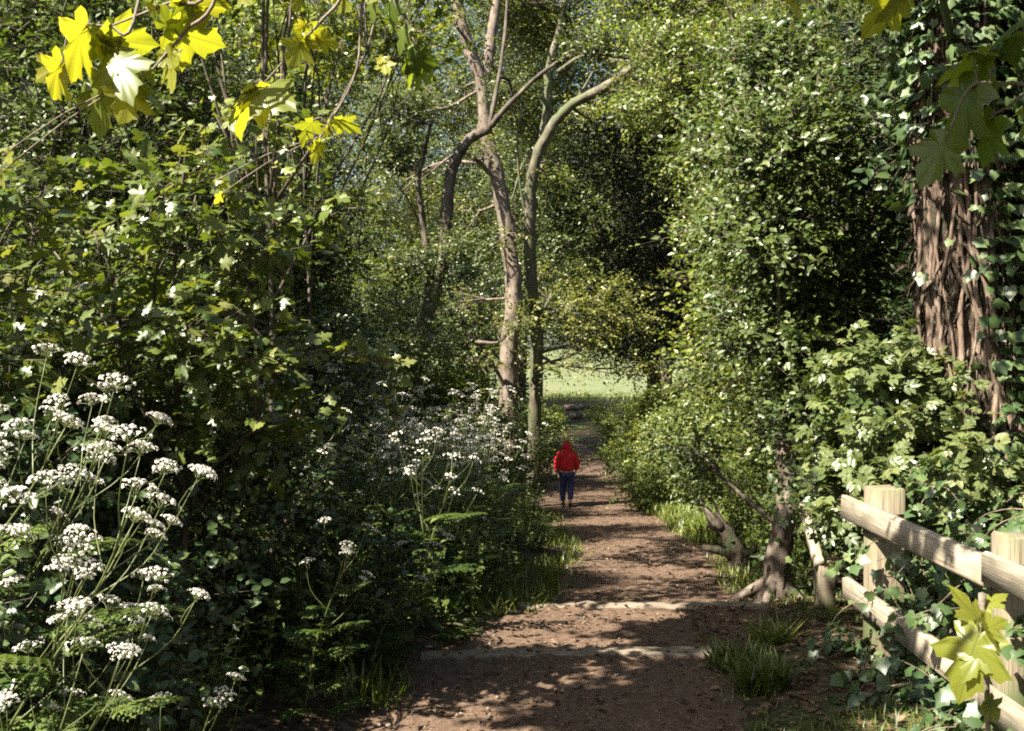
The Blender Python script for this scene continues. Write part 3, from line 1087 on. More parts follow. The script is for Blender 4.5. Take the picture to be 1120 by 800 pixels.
drawn_tree('woodland_tree', 'slender greenish grey tree whose long bent limb reaches over the path', [
    ([(584, 535), (585, 440), (587, 380), (581, 300), (580, 235), (584, 185), (600, 145), (625, 116), (655, 100), (690, 76), (722, 44), (762, 14), (800, -20)], .135, .065, -2.5),
    ([(583, 200), (592, 160), (599, 110), (600, 75), (612, 30), (622, -30), (630, -120)], .10, .05, .5),
    ([(600, 120), (585, 92), (570, 60), (555, 40)], .05, .015, -.6),
    ([(560, 220), (572, 180), (590, 160)], .02, .03, 0),
    ([(610, 80), (640, 62), (680, 68), (735, 62)], .05, .015, -1.0),
    ([(660, 100), (655, 80), (648, 68)], .03, .012, -.6),
    ([(625, 116), (640, 95), (668, 40), (680, 0)], .04, .012, .6),
    ([(583, 260), (570, 210), (566, 150), (574, 110)], .035, .012, -.5),
    ([(690, 76), (720, 72), (760, 66)], .035, .01, -.5),
    ([(587, 395), (592, 355), (594, 340)], .09, .05, -.3)],
    [(640, 40, 1, 55, .5), (690, 10, .5, 60, .5), (660, -60, 1, 80, .6), (740, -10, -.5, 55, .6), (600, 40, 1.5, 45, .5), (705, 120, 1, 38, .45), (620, 90, 2, 50, .6), (660, 60, 1.5, 40, .5),
     (625, 335, -1, 36, .4), (660, 320, -.5, 40, .45), (645, 365, -1, 28, .35), (612, 300, .5, 30, .5), (690, 345, 0, 34, .4), (580, -60, 2, 70, .6), (560, 20, 2, 45, .5), (640, -30, 1, 60, .5), (680, -60, 0, 60, .5), (590, 140, 2.5, 40, .6), (583, 335, -.7, 18, .5), (600, 190, -.6, 18, .5), (640, 122, -.6, 20, .5), (640, 398, -1, 20, .4), (692, 402, -.5, 24, .4), (606, 402, -1, 15, .4)],
    23.0, 'bark_pale', 'yellowgreen', 4600, .085, 82)

drawn_tree('crooked_tree', 'dark crooked trunk curving right under the tall reddish tree', [
    ([(447, 480), (455, 400), (470, 335), (484, 285), (489, 225), (496, 182), (512, 155), (535, 141)], .13, .075, 0),
    ([(535, 141), (560, 112), (600, 76), (635, 60), (690, 66)], .05, .015, -1.0),
    ([(470, 335), (466, 270), (458, 200), (466, 160), (472, 135)], .06, .02, -.6),
    ([(462, 250), (448, 222), (430, 195)], .02, .008, -.5),
    ([(535, 141), (545, 90), (552, 40), (556, -20)], .04, .02, .6)],
    [(440, 120, -.5, 36, .5), (560, 100, .8, 22, .35), (430, 170, 0, 34, .5), (650, 50, -1, 30, .4), (440, 290, -.5, 30, .5), (425, 380, -.5, 36, .5), (500, 270, -.6, 24, .5)],
    17.5, 'bark', 'wood', 1500, .075, 83)


drawn_tree('arching_tree', 'sunlit leafy tree arching over the path from the right bank', [
    ([(905, 560), (890, 470), (868, 360), (842, 260), (812, 180), (775, 110), (735, 60)], .085, .03, .3),
    ([(868, 360), (850, 290), (800, 250), (770, 235)], .04, .012, -.4),
    ([(812, 180), (815, 100), (800, 20), (780, -60)], .05, .02, .3)],
    [(728, 50, 0, 50, .5), (760, 110, 0, 55, .5), (712, 120, .4, 40, .45), (785, 180, 0, 50, .5), (750, -10, .4, 60, .5), (800, 50, 0, 60, .5), (700, 0, .6, 45, .5), (775, 245, -.3, 38, .45), (745, 180, .5, 34, .45), (810, 290, -.2, 42, .5), (840, 110, .3, 55, .5), (820, -40, .3, 60, .5)],
    13.0, 'bark', 'pale', 2300, .07, 84, tw=.3)


def side_trunk():
    """small ivy-clad trunk on the right verge"""
    rng = np.random.default_rng(91)
    D = 8.6
    b = at(850, 645, D)
    t = thing('ivy_clad_tree', 'slim pale trunk with ivy at the edge of the path beside the short post', 'tree', (b[0], D, G(b[0], D)))
    bo = np.array(t.location)
    mb, ib, cb = MB(), MB(), MB()
    P = spline(np.array([at(846, 660, D), at(853, 610, D), at(860, 560, D), at(862, 510, D), at(852, 440, D), at(858, 340, D), at(850, 220, D), at(860, 100, D)]) - bo, 40)
    rad = np.interp(np.linspace(0, 1, 40), [0, .06, .15, .3, 1], [.16, .115, .09, .08, .035])
    tube(mb, P, rad, 14, rough=.13, rng=rng)
    for q in range(5):
        a = q * 1.25 + .5
        tube(mb, spline([P[3], P[1] + np.array([math.cos(a) * .17, math.sin(a) * .17, .03]), P[0] + np.array([math.cos(a) * .36, math.sin(a) * .36, -.02])], 7), np.linspace(.06, .025, 7), 6)
    m = 230
    k = rng.integers(1, 26, m)
    az = rng.random(m) * 6.28
    d = np.stack([np.cos(az), np.sin(az), 0 * az], -1)
    keep = rng.random(m) < np.where(np.cos(az + 2.4) > .3, .35, 1)
    k, d = k[keep], d[keep]
    m = len(k)
    scatter(ib, IVY, P[k] + d * (rad[k] + .02 + .1 * rng.random(m))[:, None], np.array([0, 0, -.7]) + .4 * d + .5 * rng.normal(size=(m, 3)), d + [0, 0, .4] + .4 * rng.normal(size=(m, 3)), .04 + .035 * rng.random(m), rng.random(m))
    lumps = []
    for u, v, dd, rp in ((862, 370, -.3, 34), (850, 160, -.4, 60), (845, 260, -.4, 50), (880, 440, -.3, 36), (840, 350, .2, 60), (890, 300, 0, 60), (820, 250, .3, 60), (870, 150, 0, 70), (800, 150, .8, 55), (830, 70, .5, 60), (770, 500, .6, 24)):
        c = np.array(at(u, v, D + dd)) - bo
        r = rp / F * D
        lumps.append((c[0], c[1], c[2], r, r, r * .7))
    branches(mb, rng, P, lumps, .09, 4)
    crown(cb, lumps, 3300, 8, .068, OVATE, .28, rng, stems=mb, shell=.2)
    link('trunk', mb.mesh('side_trunk', M['bark_red']), t)
    link('ivy', ib.mesh('side_trunk_ivy', M['ivy']), t)
    link('crown', cb.mesh('side_trunk_crown', M['hawthorn']), t)


side_trunk()


def snag():
    rng = np.random.default_rng(92)
    D = 10.4
    b = at(812, 606, D)
    t = thing('tree_stump', 'leaning broken stump with a pale split top on the right verge', 'stump', (b[0], D, G(b[0], D)))
    mb, top = MB(), MB()
    P = spline([(.0, 0, -.1), (-.03, .02, .12), (-.12, .05, .32), (-.2, .08, .42)], 16)
    tube(mb, P, np.linspace(.13, .06, 16), 16, rough=.16, rng=rng)
    tube(mb, spline([P[5], P[5] + [-.16, 0, .06], P[5] + [-.34, -.02, .10]], 6), np.linspace(.06, .03, 6), 7, rough=.1, rng=rng)
    tube(mb, spline([P[1], P[1] + [.1, 0, .22], P[1] + [.13, 0, .3]], 5), np.linspace(.06, .03, 5), 7, rough=.1, rng=rng)
    link('bole', mb.mesh('stump', M['rotten']), t)
    for q in range(4):
        a = q * 1.6
        s = P[-1] + np.array([math.cos(a) * .05, math.sin(a) * .05, -.03])
        tube(top, spline([s, s + [-.05, 0, .1], s + np.array([-.09 - .02 * q, .01, .18 + .09 * rng.random()])], 5), np.linspace(.05, .008, 5), 6, rough=.1, rng=rng)
    link('split_top', top.mesh('split_top', M['branch']), t)


snag()


# ------------------------------------------------------------------ maple leaves hanging close to the camera
def maple_bough(name, label, root, limb, sprays, leaves, seed, mat='maple_near', crown_lumps=None, glow=True, tr=.034, cat='tree', ntw=700, leader=None):
    """leaves: (base u,v, tip u,v, depth, tone, tilt toward the camera)"""
    rng = np.random.default_rng(seed)
    t = thing(name, label, cat, root)
    bo = np.array(t.location)
    mb, lb = MB(), MB()
    n = len(limb) * 5
    LP = spline(np.array(limb) - bo, n)
    tube(mb, LP, np.linspace(tr, .012, n), 8, rough=.04, rng=rng)
    nodes = [LP]
    LD = LP
    if leader:
        LD = spline(np.array(leader) - bo, 24)
        tube(mb, LD, np.linspace(tr * .8, .015, 24), 8, rough=.04, rng=rng)
    for sp in sprays:
        pts = np.array([at(*p) for p in sp]) - bo
        s = LP[np.argmin(np.linalg.norm(LP - pts[0], axis=1))]
        Q = spline(np.concatenate([[s], pts]), 6 * len(pts))
        tube(mb, Q, np.linspace(.0042, .0016, len(Q)), 5)
        nodes.append(Q)
    allp = np.concatenate(nodes)
    O, A, N, L, V = [], [], [], [], []
    for (u0, v0, u1, v1, d, tone, tilt) in leaves:
        b, e = np.array(at(u0, v0, d)) - bo, np.array(at(u1, v1, d + tilt * .05)) - bo
        a = e - b
        ln = np.linalg.norm(a)
        O.append(b); A.append(a); L.append(ln * .9)
        side = np.cross(a, [0, 1, 0])
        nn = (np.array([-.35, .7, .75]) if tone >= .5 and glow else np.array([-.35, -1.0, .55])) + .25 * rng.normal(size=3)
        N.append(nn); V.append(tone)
        if rng.random() < .75:
            O.append(b - a * .1); A.append(a + ln * .9 * rng.normal(size=3) * [1, .6, .6]); L.append(ln * (.35 + .3 * rng.random())); N.append(nn + .5 * rng.normal(size=3)); V.append(float(np.clip(tone + .2 * rng.normal(), 0, 1)))
        s = allp[np.argmin(np.linalg.norm(allp - b, axis=1))]
        tube(mb, spline([s, (s + b) / 2 + [0, 0, .01], b, b + a * .1], 7), .0014, 4)
    scatter(lb, MAPLE, O, A, N, L, V, curl=.1 + .55 * rng.random(len(O)), uv=True)
    if crown_lumps:
        crown(lb, [tuple(np.array(l[:3]) - bo) + tuple(l[3:]) for l in crown_lumps], ntw, 5, .12, MAPLE_S, .35, rng, stems=mb, nup=1.2, flat=.4, uv=True)
        for l in crown_lumps:
            c = np.array(l[:3]) - bo
            s = LD[np.argmin(np.linalg.norm(LD - c, axis=1))]
            tube(mb, spline([s, (s + c) / 2 + [0, 0, .1], c], 8), np.linspace(.02, .006, 8), 5)
    link('trunk', mb.mesh(name + '_stem', M['branch']), t)
    link('crown', lb.mesh(name + '_leaves', M[mat], smooth=True, uv=True), t)
    return t


d0 = 1.9
maple_bough('maple_tree', 'young maple hanging large sunlit yellow green leaves in from above at the top left', (-2.3, 1.5, G(-2.3, 1.5) - .02),
            [(-2.3, 1.5, G(-2.3, 1.5) - .02), (-2.25, 1.55, 1.2), (-1.9, 1.7, 2.2), (-1.2, 1.9, 2.62), (-.5, 2.05, 2.66), (.1, 2.2, 2.58)],
            [[(230, -12, d0), (190, 4, d0), (150, 20, d0), (108, 36, d0)], [(240, -10, d0), (205, 35, d0), (182, 62, d0), (165, 80, d0), (140, 92, d0)],
             [(380, -20, 2.0), (352, 25, 2.0), (330, 48, 2.0), (290, 92, 2.0)], [(430, -14, 2.1), (446, 25, 2.1), (455, 62, 2.1), (438, 84, 2.1)], [(400, -10, 2.2), (390, 80, 2.2), (352, 150, 2.2)],
             [(150, 20, d0), (120, 30, d0), (80, 25, d0)]],
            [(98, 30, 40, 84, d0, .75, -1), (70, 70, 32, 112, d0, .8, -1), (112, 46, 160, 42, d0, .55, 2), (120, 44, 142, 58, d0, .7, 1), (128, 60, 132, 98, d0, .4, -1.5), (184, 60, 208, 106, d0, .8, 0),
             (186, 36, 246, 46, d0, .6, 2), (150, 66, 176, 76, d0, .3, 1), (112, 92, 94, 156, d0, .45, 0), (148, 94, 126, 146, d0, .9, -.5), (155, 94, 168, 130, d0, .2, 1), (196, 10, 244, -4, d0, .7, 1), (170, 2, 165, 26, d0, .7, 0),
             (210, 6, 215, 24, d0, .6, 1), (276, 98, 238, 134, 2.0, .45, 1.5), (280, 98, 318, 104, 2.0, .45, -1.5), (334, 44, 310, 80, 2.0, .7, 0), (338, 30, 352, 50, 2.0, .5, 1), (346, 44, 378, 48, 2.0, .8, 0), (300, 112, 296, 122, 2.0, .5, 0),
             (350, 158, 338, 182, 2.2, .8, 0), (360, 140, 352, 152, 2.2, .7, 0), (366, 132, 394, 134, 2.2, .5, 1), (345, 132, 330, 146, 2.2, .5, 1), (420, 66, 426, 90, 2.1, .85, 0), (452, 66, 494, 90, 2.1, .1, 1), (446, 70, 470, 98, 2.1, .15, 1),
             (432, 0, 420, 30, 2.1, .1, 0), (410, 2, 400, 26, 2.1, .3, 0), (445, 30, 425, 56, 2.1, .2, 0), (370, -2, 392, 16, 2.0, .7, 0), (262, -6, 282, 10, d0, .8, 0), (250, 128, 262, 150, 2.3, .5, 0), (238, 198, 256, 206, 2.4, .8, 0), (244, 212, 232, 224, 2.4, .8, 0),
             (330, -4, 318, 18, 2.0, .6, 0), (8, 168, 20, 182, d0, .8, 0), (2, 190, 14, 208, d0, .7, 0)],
            101, crown_lumps=[(-2.95, 2.35, 5.0, .45, .45, .3), (-2.5, 2.4, 5.1, .5, .45, .3), (-2.2, 3.2, 4.9, .45, .45, .3), (-2.5, 4.0, 5.1, .45, .45, .3), (-2.0, 4.5, 5.2, .5, .5, .3), (-.7, 3.3, 4.3, .22, .22, .15)], ntw=820,  # unseen upper crown, clumps placed to shade the near path and dapple the fence
            leader=[(-2.25, 1.55, 1.2), (-2.5, 1.7, 2.6), (-2.65, 2.0, 4.2), (-2.6, 2.2, 5.3)])

maple_bough('maple_tree', 'maple bough with big shaded dark leaves hanging before the ivy covered trunk', (2.0, 1.0, G(2.0, 1.0) - .02),
            [(2.0, 1.0, G(2.0, 1.0) - .02), (2.0, 1.05, 1.2), (1.75, 1.2, 2.1), (1.25, 1.4, 2.42), (.8, 1.55, 2.42), (.45, 1.6, 2.36)],
            [[(1150, 70, 1.6), (1100, 92, 1.6), (1060, 96, 1.6), (1035, 150, 1.6)], [(1145, 60, 1.6), (1110, 110, 1.6), (1080, 128, 1.6)], [(980, -25, 1.7), (984, -8, 1.7)], [(868, -25, 1.7), (862, -8, 1.7)]],
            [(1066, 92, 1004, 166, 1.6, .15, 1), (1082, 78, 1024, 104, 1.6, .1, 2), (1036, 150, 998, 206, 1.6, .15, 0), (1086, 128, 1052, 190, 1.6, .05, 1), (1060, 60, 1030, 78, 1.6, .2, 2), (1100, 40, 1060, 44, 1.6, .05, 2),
             (984, -6, 928, 36, 1.7, .75, 1), (862, -8, 856, 32, 1.7, .8, 0), (872, -10, 884, 12, 1.7, .6, 0), (1130, 125, 1098, 150, 1.6, .4, 1), (950, -20, 946, 4, 1.7, .6, 0), (730, -12, 738, 8, 2.2, .7, 0)], 102, tr=.045, crown_lumps=[(.35, 1.0, 2.9, .35, .35, .16)], ntw=130)  # clump above the frame added to shade the big leaves

maple_bough('maple_seedling', 'pale yellow green maple seedling with lobed leaves in front of the fence rails', (*at(1082, 860, 3.3)[:2], G(*at(1082, 860, 3.3)[:2]) - .02),
            [(*at(1082, 860, 3.3)[:2], G(*at(1082, 860, 3.3)[:2]) - .02), at(1084, 860, 3.3), at(1082, 760, 3.25), at(1076, 690, 3.2), at(1076, 650, 3.2)], [],
            [(1074, 692, 1040, 772, 3.1, .8, -1), (1074, 688, 1064, 636, 3.15, .9, 0), (1078, 690, 1110, 676, 3.15, .9, 0), (1076, 700, 1096, 740, 3.15, .7, 0), (1074, 672, 1046, 690, 3.2, .85, 1), (1078, 666, 1098, 640, 3.2, .8, 0), (1076, 712, 1056, 738, 3.1, .75, -1), (1082, 770, 1108, 796, 3.2, .5, 0)],
            103, tr=.006, glow=False, cat='seedling')


# maple saplings in the left bank
def sapling(name, label, x, y, H, lumps, ntw, leaf, seed, mat='maple'):
    rng = np.random.default_rng(seed)
    t = thing(name, label, 'sapling', (x, y, G(x, y)))
    mb, lb = MB(), MB()
    P = spline([(0, 0, -.1), (.04, .02, H * .35), (-.02, .05, H * .7), (.06, 0, H)], 20)
    tube(mb, P, np.linspace(.022, .006, 20), 7)
    P2 = spline([(.05, .1, -.1), (-.1, .05, H * .4), (-.35, 0, H * .85)], 14)
    tube(mb, P2, np.linspace(.016, .005, 14), 6)
    branches(mb, rng, P, lumps, .02, 5, rr=.6)
    crown(lb, lumps, ntw, 5, leaf, MAPLE_S, .26, rng, stems=mb, shell=.1, nup=1.0, flat=.4, uv=True)
    link('stem', mb.mesh('sapling_stem', M['bark']), t)
    link('crown', lb.mesh('sapling_crown', M[mat], uv=True), t)


x, y = at(190, 0, 4.9)[:2]
sapling('maple_sapling', 'maple sapling with tiers of pale sunlit leaves above the cow parsley', x, y, 2.5,
        [(.0, 0, 2.3, .34, .34, .16), (-.3, .1, 2.0, .36, .36, .16), (.3, 0, 2.05, .36, .36, .14), (-.45, 0, 1.55, .36, .36, .14), (.1, -.1, 1.7, .42, .4, .15), (.42, .05, 1.55, .36, .36, .13), (-.1, 0, 1.3, .4, .4, .13), (.3, .1, 1.2, .34, .34, .12), (-.55, .2, 1.2, .3, .3, .12)], 400, .08, 111)
x, y = at(-45, 0, 4.3)[:2]
sapling('maple_sapling', 'maple sapling with broad pale leaves at the far left edge of the bank', x, y, 2.2,
        [(.0, 0, 1.75, .3, .3, .12), (.12, 0, 1.42, .3, .3, .12), (-.3, 0, 1.9, .3, .3, .12), (.1, .1, 2.1, .3, .3, .12), (-.3, .1, 1.4, .3, .3, .12)], 170, .075, 112)
x, y = at(290, 0, 6.6)[:2]
sapling('maple_sapling', 'taller thin maple sapling standing among the dark bushes on the left', x, y, 4.9,
        [(.0, 0, 3.0, .36, .36, .16), (-.4, .1, 2.7, .4, .4, .16), (.35, 0, 2.5, .36, .36, .14), (-.3, 0, 2.1, .4, .4, .14), (.1, .2, 4.3, .6, .6, .25), (.7, .5, 4.5, .55, .55, .2), (-.5, -.3, 4.4, .5, .5, .2), (.3, -.6, 4.7, .5, .5, .2), (.9, 1.2, 4.6, .5, .5, .2), (-.5, .3, 4.6, .4, .4, .2)], 400, .085, 113)  # highest clumps added to cast shade on the path

sapling('path_shade_tree', 'slender young tree with pale leaves added above the left bank to shade the path', -1.75, 9.3, 4.9,  # added so that its high clumps shade the path beyond
        [(.1, .2, 4.5, .65, .65, .22), (.8, .6, 4.4, .6, .6, .2), (-.3, -.4, 4.3, .4, .4, .2), (.4, -.5, 4.9, .5, .5, .2), (.2, 1.1, 4.7, .6, .6, .2), (1.1, -.1, 4.8, .5, .5, .2), (-.1, .2, 5.3, .5, .5, .2), (-.1, -1.0, 4.5, .5, .5, .2), (.5, -1.5, 4.6, .5, .5, .2), (.0, 1.6, 4.5, .5, .5, .2)], 680, .085, 114)

# ------------------------------------------------------------------ bushes and trees of the two banks
BANK = [
    # proto, name, label, u, depth, scale, rot
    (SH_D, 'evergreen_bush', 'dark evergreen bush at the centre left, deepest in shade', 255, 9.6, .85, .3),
    (SH_A, 'hawthorn_bush', 'hawthorn bush behind the tiered maple sapling', 130, 7.4, 1.0, 1.2),
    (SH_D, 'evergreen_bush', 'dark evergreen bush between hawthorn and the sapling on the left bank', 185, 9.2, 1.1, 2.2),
    (SH_B, 'hawthorn_bush', 'hawthorn bush at the left edge behind the cow parsley', -30, 7.0, 1.0, 2.9),
    (SH_A, 'hawthorn_bush', 'rounded hawthorn bush just behind the dark evergreen, toward the path', 320, 12.6, .85, 4.0),
    (SH_B, 'hawthorn_bush', 'tall hawthorn bush rising behind both evergreens on the left', 290, 12.6, 1.25, .9),
    (SH_P, 'hazel_bush', 'fresh green hazel bush rising behind the left hawthorns', 150, 11.2, 1.3, 5.1),
    (SH_B, 'hawthorn_bush', 'large hawthorn bush at the far left behind the front bushes', 20, 11.5, 1.3, 3.6),
    (SH_A, 'hawthorn_bush', 'hawthorn bush behind the foot of the crooked trunk', 425, 19.5, 1.0, 1.9),
    (SH_P, 'hazel_bush', 'pale hazel bush left of the crooked trunk', 295, 17.0, 1.25, 2.5),
    (SH_D, 'evergreen_bush', 'dark evergreen bush filling the gap behind the crooked trunk', 490, 26.0, 1.5, 2.0),
    (SH_L, 'low_bush', 'low leafy bush at the foot of the tall reddish tree', 530, 19.5, 1.0, 2.0),
    (SH_L, 'low_bush', 'low leafy bush between the crooked trunk and the reddish tree', 485, 18.0, 1.2, 4.0),
    (SH_K, 'low_bush', 'dark low bush added under the cow parsley at the left edge to block low sun', -140, 3.6, .8, 1.0),  # this and the next two bushes are added to blacken the low bank
    (SH_K, 'low_bush', 'dark low bush added under the tiered maple sapling to deepen the shade', 80, 4.9, .8, 2.0),
    (SH_K, 'low_bush', 'dark low bush added to blacken the middle of the left bank', 250, 5.8, .75, 3.0),
    # right
    (SH_B, 'hawthorn_bush', 'tall sunlit hawthorn bush nearest the ivy covered trunk', 1010, 9.9, 1.2, .5),
    (SH_A, 'hawthorn_bush', 'sunlit hawthorn bush behind the slim ivy clad trunk', 935, 11.6, 1.45, 1.5),
    (SH_P, 'hazel_bush', 'sunlit pale hazel bush leaning toward the path on the right', 915, 14.2, 1.5, 3.1),
    (SH_B, 'hawthorn_bush', 'big hawthorn bush behind the right hand hazel', 1010, 14.5, 1.3, 2.3),
    (SH_D, 'evergreen_bush', 'bush behind the ivy covered trunk at the right edge, leaves coloured dark for shade', 1165, 8.8, 1.5, 1.1),  # dark leaf colour stands in for the shade behind the trunk
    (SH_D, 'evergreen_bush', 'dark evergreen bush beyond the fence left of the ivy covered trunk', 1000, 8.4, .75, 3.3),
    (SH_E, 'elder_bush', 'elder bush with bright compound leaves above the fence post', 965, 7.0, .72, .4),
    (SH_E, 'elder_bush', 'elder bush in half shade behind the short post', 960, 8.6, .62, 2.4),
    (SH_L, 'low_bush', 'bright low bush where the right verge meets the path bend', 735, 21.5, 1.0, .4),
    (SH_L, 'low_bush', 'bright low bush right of the red jacket, fullest of the row', 780, 18.5, 1.1, 1.4),
    (SH_L, 'low_bush', 'low bush in half shade behind the leaning stump', 850, 13.0, .8, 2.4),
    (SH_P, 'hazel_bush', 'hazel bush standing above the low bushes on the right bank', 850, 20.5, .85, 4.4),
    (SH_L, 'low_bush', 'low bush in front of the lawn on the right', 715, 29.0, 1.3, 3.4),
    (SH_L, 'low_bush', 'low bush right of the path beside the lawn bank', 760, 26.0, 1.5, 5.4),
    (SH_L, 'low_bush', 'low bush left of the path just beyond the tall reddish tree', 585, 30.0, 1.1, 1.0),
    (SH_L, 'low_bush', 'small low bush where the path narrows and vanishes', 668, 41.0, .6, 1.0),
    (SH_L, 'low_bush', 'small low bush on the bank straight under the lawn edge', 655, 48.0, .5, 2.0),
    (SH_L, 'low_bush', 'small low bush on the lawn bank at the right of the fallen logs', 700, 46.0, .6, 3.0),
    (SH_L, 'low_bush', 'small low bush on the lawn bank just right of the greenish trunk', 608, 47.0, .55, 4.0),
]
for proto, nm, lab, u, d, sc_, rot in BANK:
    place(proto, nm, lab, nm.replace('_', ' ').split()[-1], at(u, 0, d)[0], d, rot, sc_, {'hawthorn_bush': 'hawthorn bushes', 'hazel_bush': 'hazel bushes', 'evergreen_bush': 'evergreen bushes', 'low_bush': 'low bushes along the path', 'elder_bush': 'elder bushes'}[nm])

WOOD = [
    (TR_B, 'woodland_tree', 'tall leafy tree at the top left corner', -30, 18.5, .9, 1.3),
    (TR_A, 'woodland_tree', 'leafy tree left of the reddish forked tree', 210, 24.5, 1.0, 2.3),
    (TR_A, 'woodland_tree', 'leafy tree farther back on the left, behind the hazel', 120, 27.0, 1.1, 3.3),
    (TR_B, 'woodland_tree', 'tall leafy tree farthest left behind the corner tree', -60, 27.0, 1.2, 4.3),
    (TR_C, 'woodland_tree', 'yellowish green tree far back between the left hand trees', 330, 33.0, 1.35, 5.3),
    (TR_B, 'woodland_tree', 'tall leafy tree behind the crooked trunk', 440, 38.0, 1.2, .8),
    (TR_A, 'woodland_tree', 'leafy tree beyond the forked tree, left of the lawn', 530, 46.0, 1.3, 1.8),
    (TR_B, 'woodland_tree', 'tall leafy tree between the greenish tree and the dark yews', 735, 33.0, 1.2, 3.1),
    (TR_B, 'woodland_tree', 'very tall leafy tree far back above the hazel on the left', 300, 46.0, 1.5, 2.7),
    (TR_B, 'woodland_tree', 'very tall leafy tree far back in line with the greenish trunk', 588, 50.0, 1.5, 5.1),
    (TR_B, 'woodland_tree', 'tall leafy tree directly behind the two middle trunks', 566, 34.0, 1.2, 1.1),
    (TR_B, 'woodland_tree', 'tall leafy tree rising over the dark yew right of the lawn', 800, 40.0, 1.35, 2.1),
    (TR_Y, 'yew_tree', 'dark yew over the low bushes right of the path', 790, 27.0, .95, 4.1),
    (TR_C, 'woodland_tree', 'yellowish green tree behind the right hand hazel', 900, 18.0, 1.1, 2.8),
    (TR_A, 'woodland_tree', 'leafy tree above the right hand hawthorns', 980, 18.0, .95, 3.8),
    (TR_B, 'woodland_tree', 'tall leafy tree at the top right behind the ivy covered trunk', 1090, 16.0, .9, 4.8),
    (TR_A, 'woodland_tree', 'leafy tree in the right background behind the hawthorns', 1030, 25.0, 1.1, 5.8),
    (TR_Y, 'yew_tree', 'broad dark yew overhanging the right end of the lawn', 718, 36.0, 1.15, .6),
    (TR_Y, 'yew_tree', 'dark yew beyond the lawn behind the bent limb of the greenish tree', 640, 119.0, 2.0, 2.6),
    (TR_Y, 'yew_tree', 'dark yew right of the path behind the pale hazel', 850, 31.0, 1.0, 4.6),
]
for proto, nm, lab, u, d, sc_, rot in WOOD:
    place(proto, nm, lab, 'tree', at(u, 0, d)[0], d, rot, sc_, 'yew trees' if nm == 'yew_tree' else 'trees of the wood')
for i, (x, d, s) in enumerate([(-8.5, -9, .8), (-3.0, -5.8, .95), (2.6, -5.6, 1.0), (6.6, -2.2, 1.0), (6.9, 2.8, 1.05), (-13, 4, .8), (9, 6.5, .95), (-1, -12, 1.0)]):  # unseen trees added behind and beside the camera to darken the shade
    place(TR_A, 'woodland_tree', 'unseen leafy tree added around the camera to block sky light', 'tree', x, d, i * 1.7, s, 'unseen trees added to block sky light')
for i, (x, d, s) in enumerate([(-30, 122, .9), (-19, 130, 1.0), (-9, 124, .95), (1, 128, 1.05), (9.5, 123, .9), (18, 129, 1.0), (28, 125, 1.05), (39, 131, 1.0)]):
    place(TR_F, 'park_tree', 'large tree in the row along the far side of the lawn', 'tree', x, d, i * 1.1, s, 'trees along the far side of the lawn')

# ------------------------------------------------------------------ herbs of the banks
rp = np.random.default_rng(121)


def side_point(y, side, off):
    x = float(xc(y) + side * (hw(y) + off))
    return x, y


NG = {-1: ('leafy nettle clump in the bank left of the path', 'nettles left of the path'), 1: ('leafy nettle clump on the verge right of the path', 'nettles right of the path')}
spots = []
for i in range(95):
    y = 3.4 + 20 * rp.random() ** 1.3
    spots.append((side_point(y, -1, .3 + .25 * (y < 7) + .25 * (y > 9) + 1.9 * rp.random() ** 1.4), -1))
for i in range(46):
    y = 10.5 + 17 * rp.random()
    spots.append((side_point(y, 1, .25 + 2.2 * rp.random() ** 1.3), 1))
for i in range(14):
    y = 25 + 22 * rp.random()
    spots.append((side_point(y, -1, .1 + 1.5 * rp.random()), -1))
for (p_, s_) in spots:
    sc_ = (.65 + .55 * rp.random()) * (1.0 if s_ < 0 else .8)
    if s_ < 0 and p_[1] < 6:
        sc_ *= .62
    if s_ < 0 and p_[1] > 9:
        sc_ *= min(1, .45 + .5 * (xc(p_[1]) - hw(p_[1]) - p_[0] - .3))
    place(NET[rp.integers(3)], 'nettle_clump', NG[s_][0], 'nettles', p_[0], p_[1], rp.random() * 6.28, sc_, NG[s_][1])

# cow parsley: the near ones one by one
NEARP = [
    # proto, u of the base, depth, scale, rotation, label
    (0, -70, 3.0, 1.18, .0, 'cow parsley tallest at the left edge with dense white heads'),
    (2, -150, 2.9, .98, .35, 'cow parsley leaning far right across the left bank'),
    (1, 10, 3.3, 1.12, -.4, 'cow parsley with crowded white heads beside the left edge'),
    (3, 110, 3.2, .80, .1, 'low cow parsley head alone against the dark shade'),
    (3, 80, 2.8, .55, .6, 'smallest cow parsley at the bottom left'),
    (1, -30, 2.7, .95, .9, 'cow parsley nearest the camera at the left edge'),
    (1, 330, 5.0, .85, -.3, 'cow parsley standing apart in the dark middle of the bank'),
    (3, 400, 5.6, .85, .4, 'short cow parsley close to the path in deep shade'),
    (0, 300, 6.2, .90, 1.4, 'cow parsley under the dark evergreen bush'),
    (2, -60, 3.9, 1.05, -.5, 'cow parsley at the left edge behind the tallest one'),
    (0, -110, 3.3, 1.22, .3, 'cow parsley second tallest at the left edge, behind the tallest'),
    (2, -230, 3.2, 1.12, .1, 'cow parsley sending heads in from beyond the left edge'),
    (1, -100, 3.6, 1.3, -.2, 'cow parsley highest up beside the broad leaved sapling'),
    (0, -20, 2.9, .9, .2, 'cow parsley with low spreading heads near the bottom left'),
]
for pi_, u, d, s, rot, lab in NEARP:
    place(CPN[pi_], 'cow_parsley', lab, 'cow parsley', at(u, 0, d)[0], d, rot, s * .85, 'cow parsley at the front of the left bank')
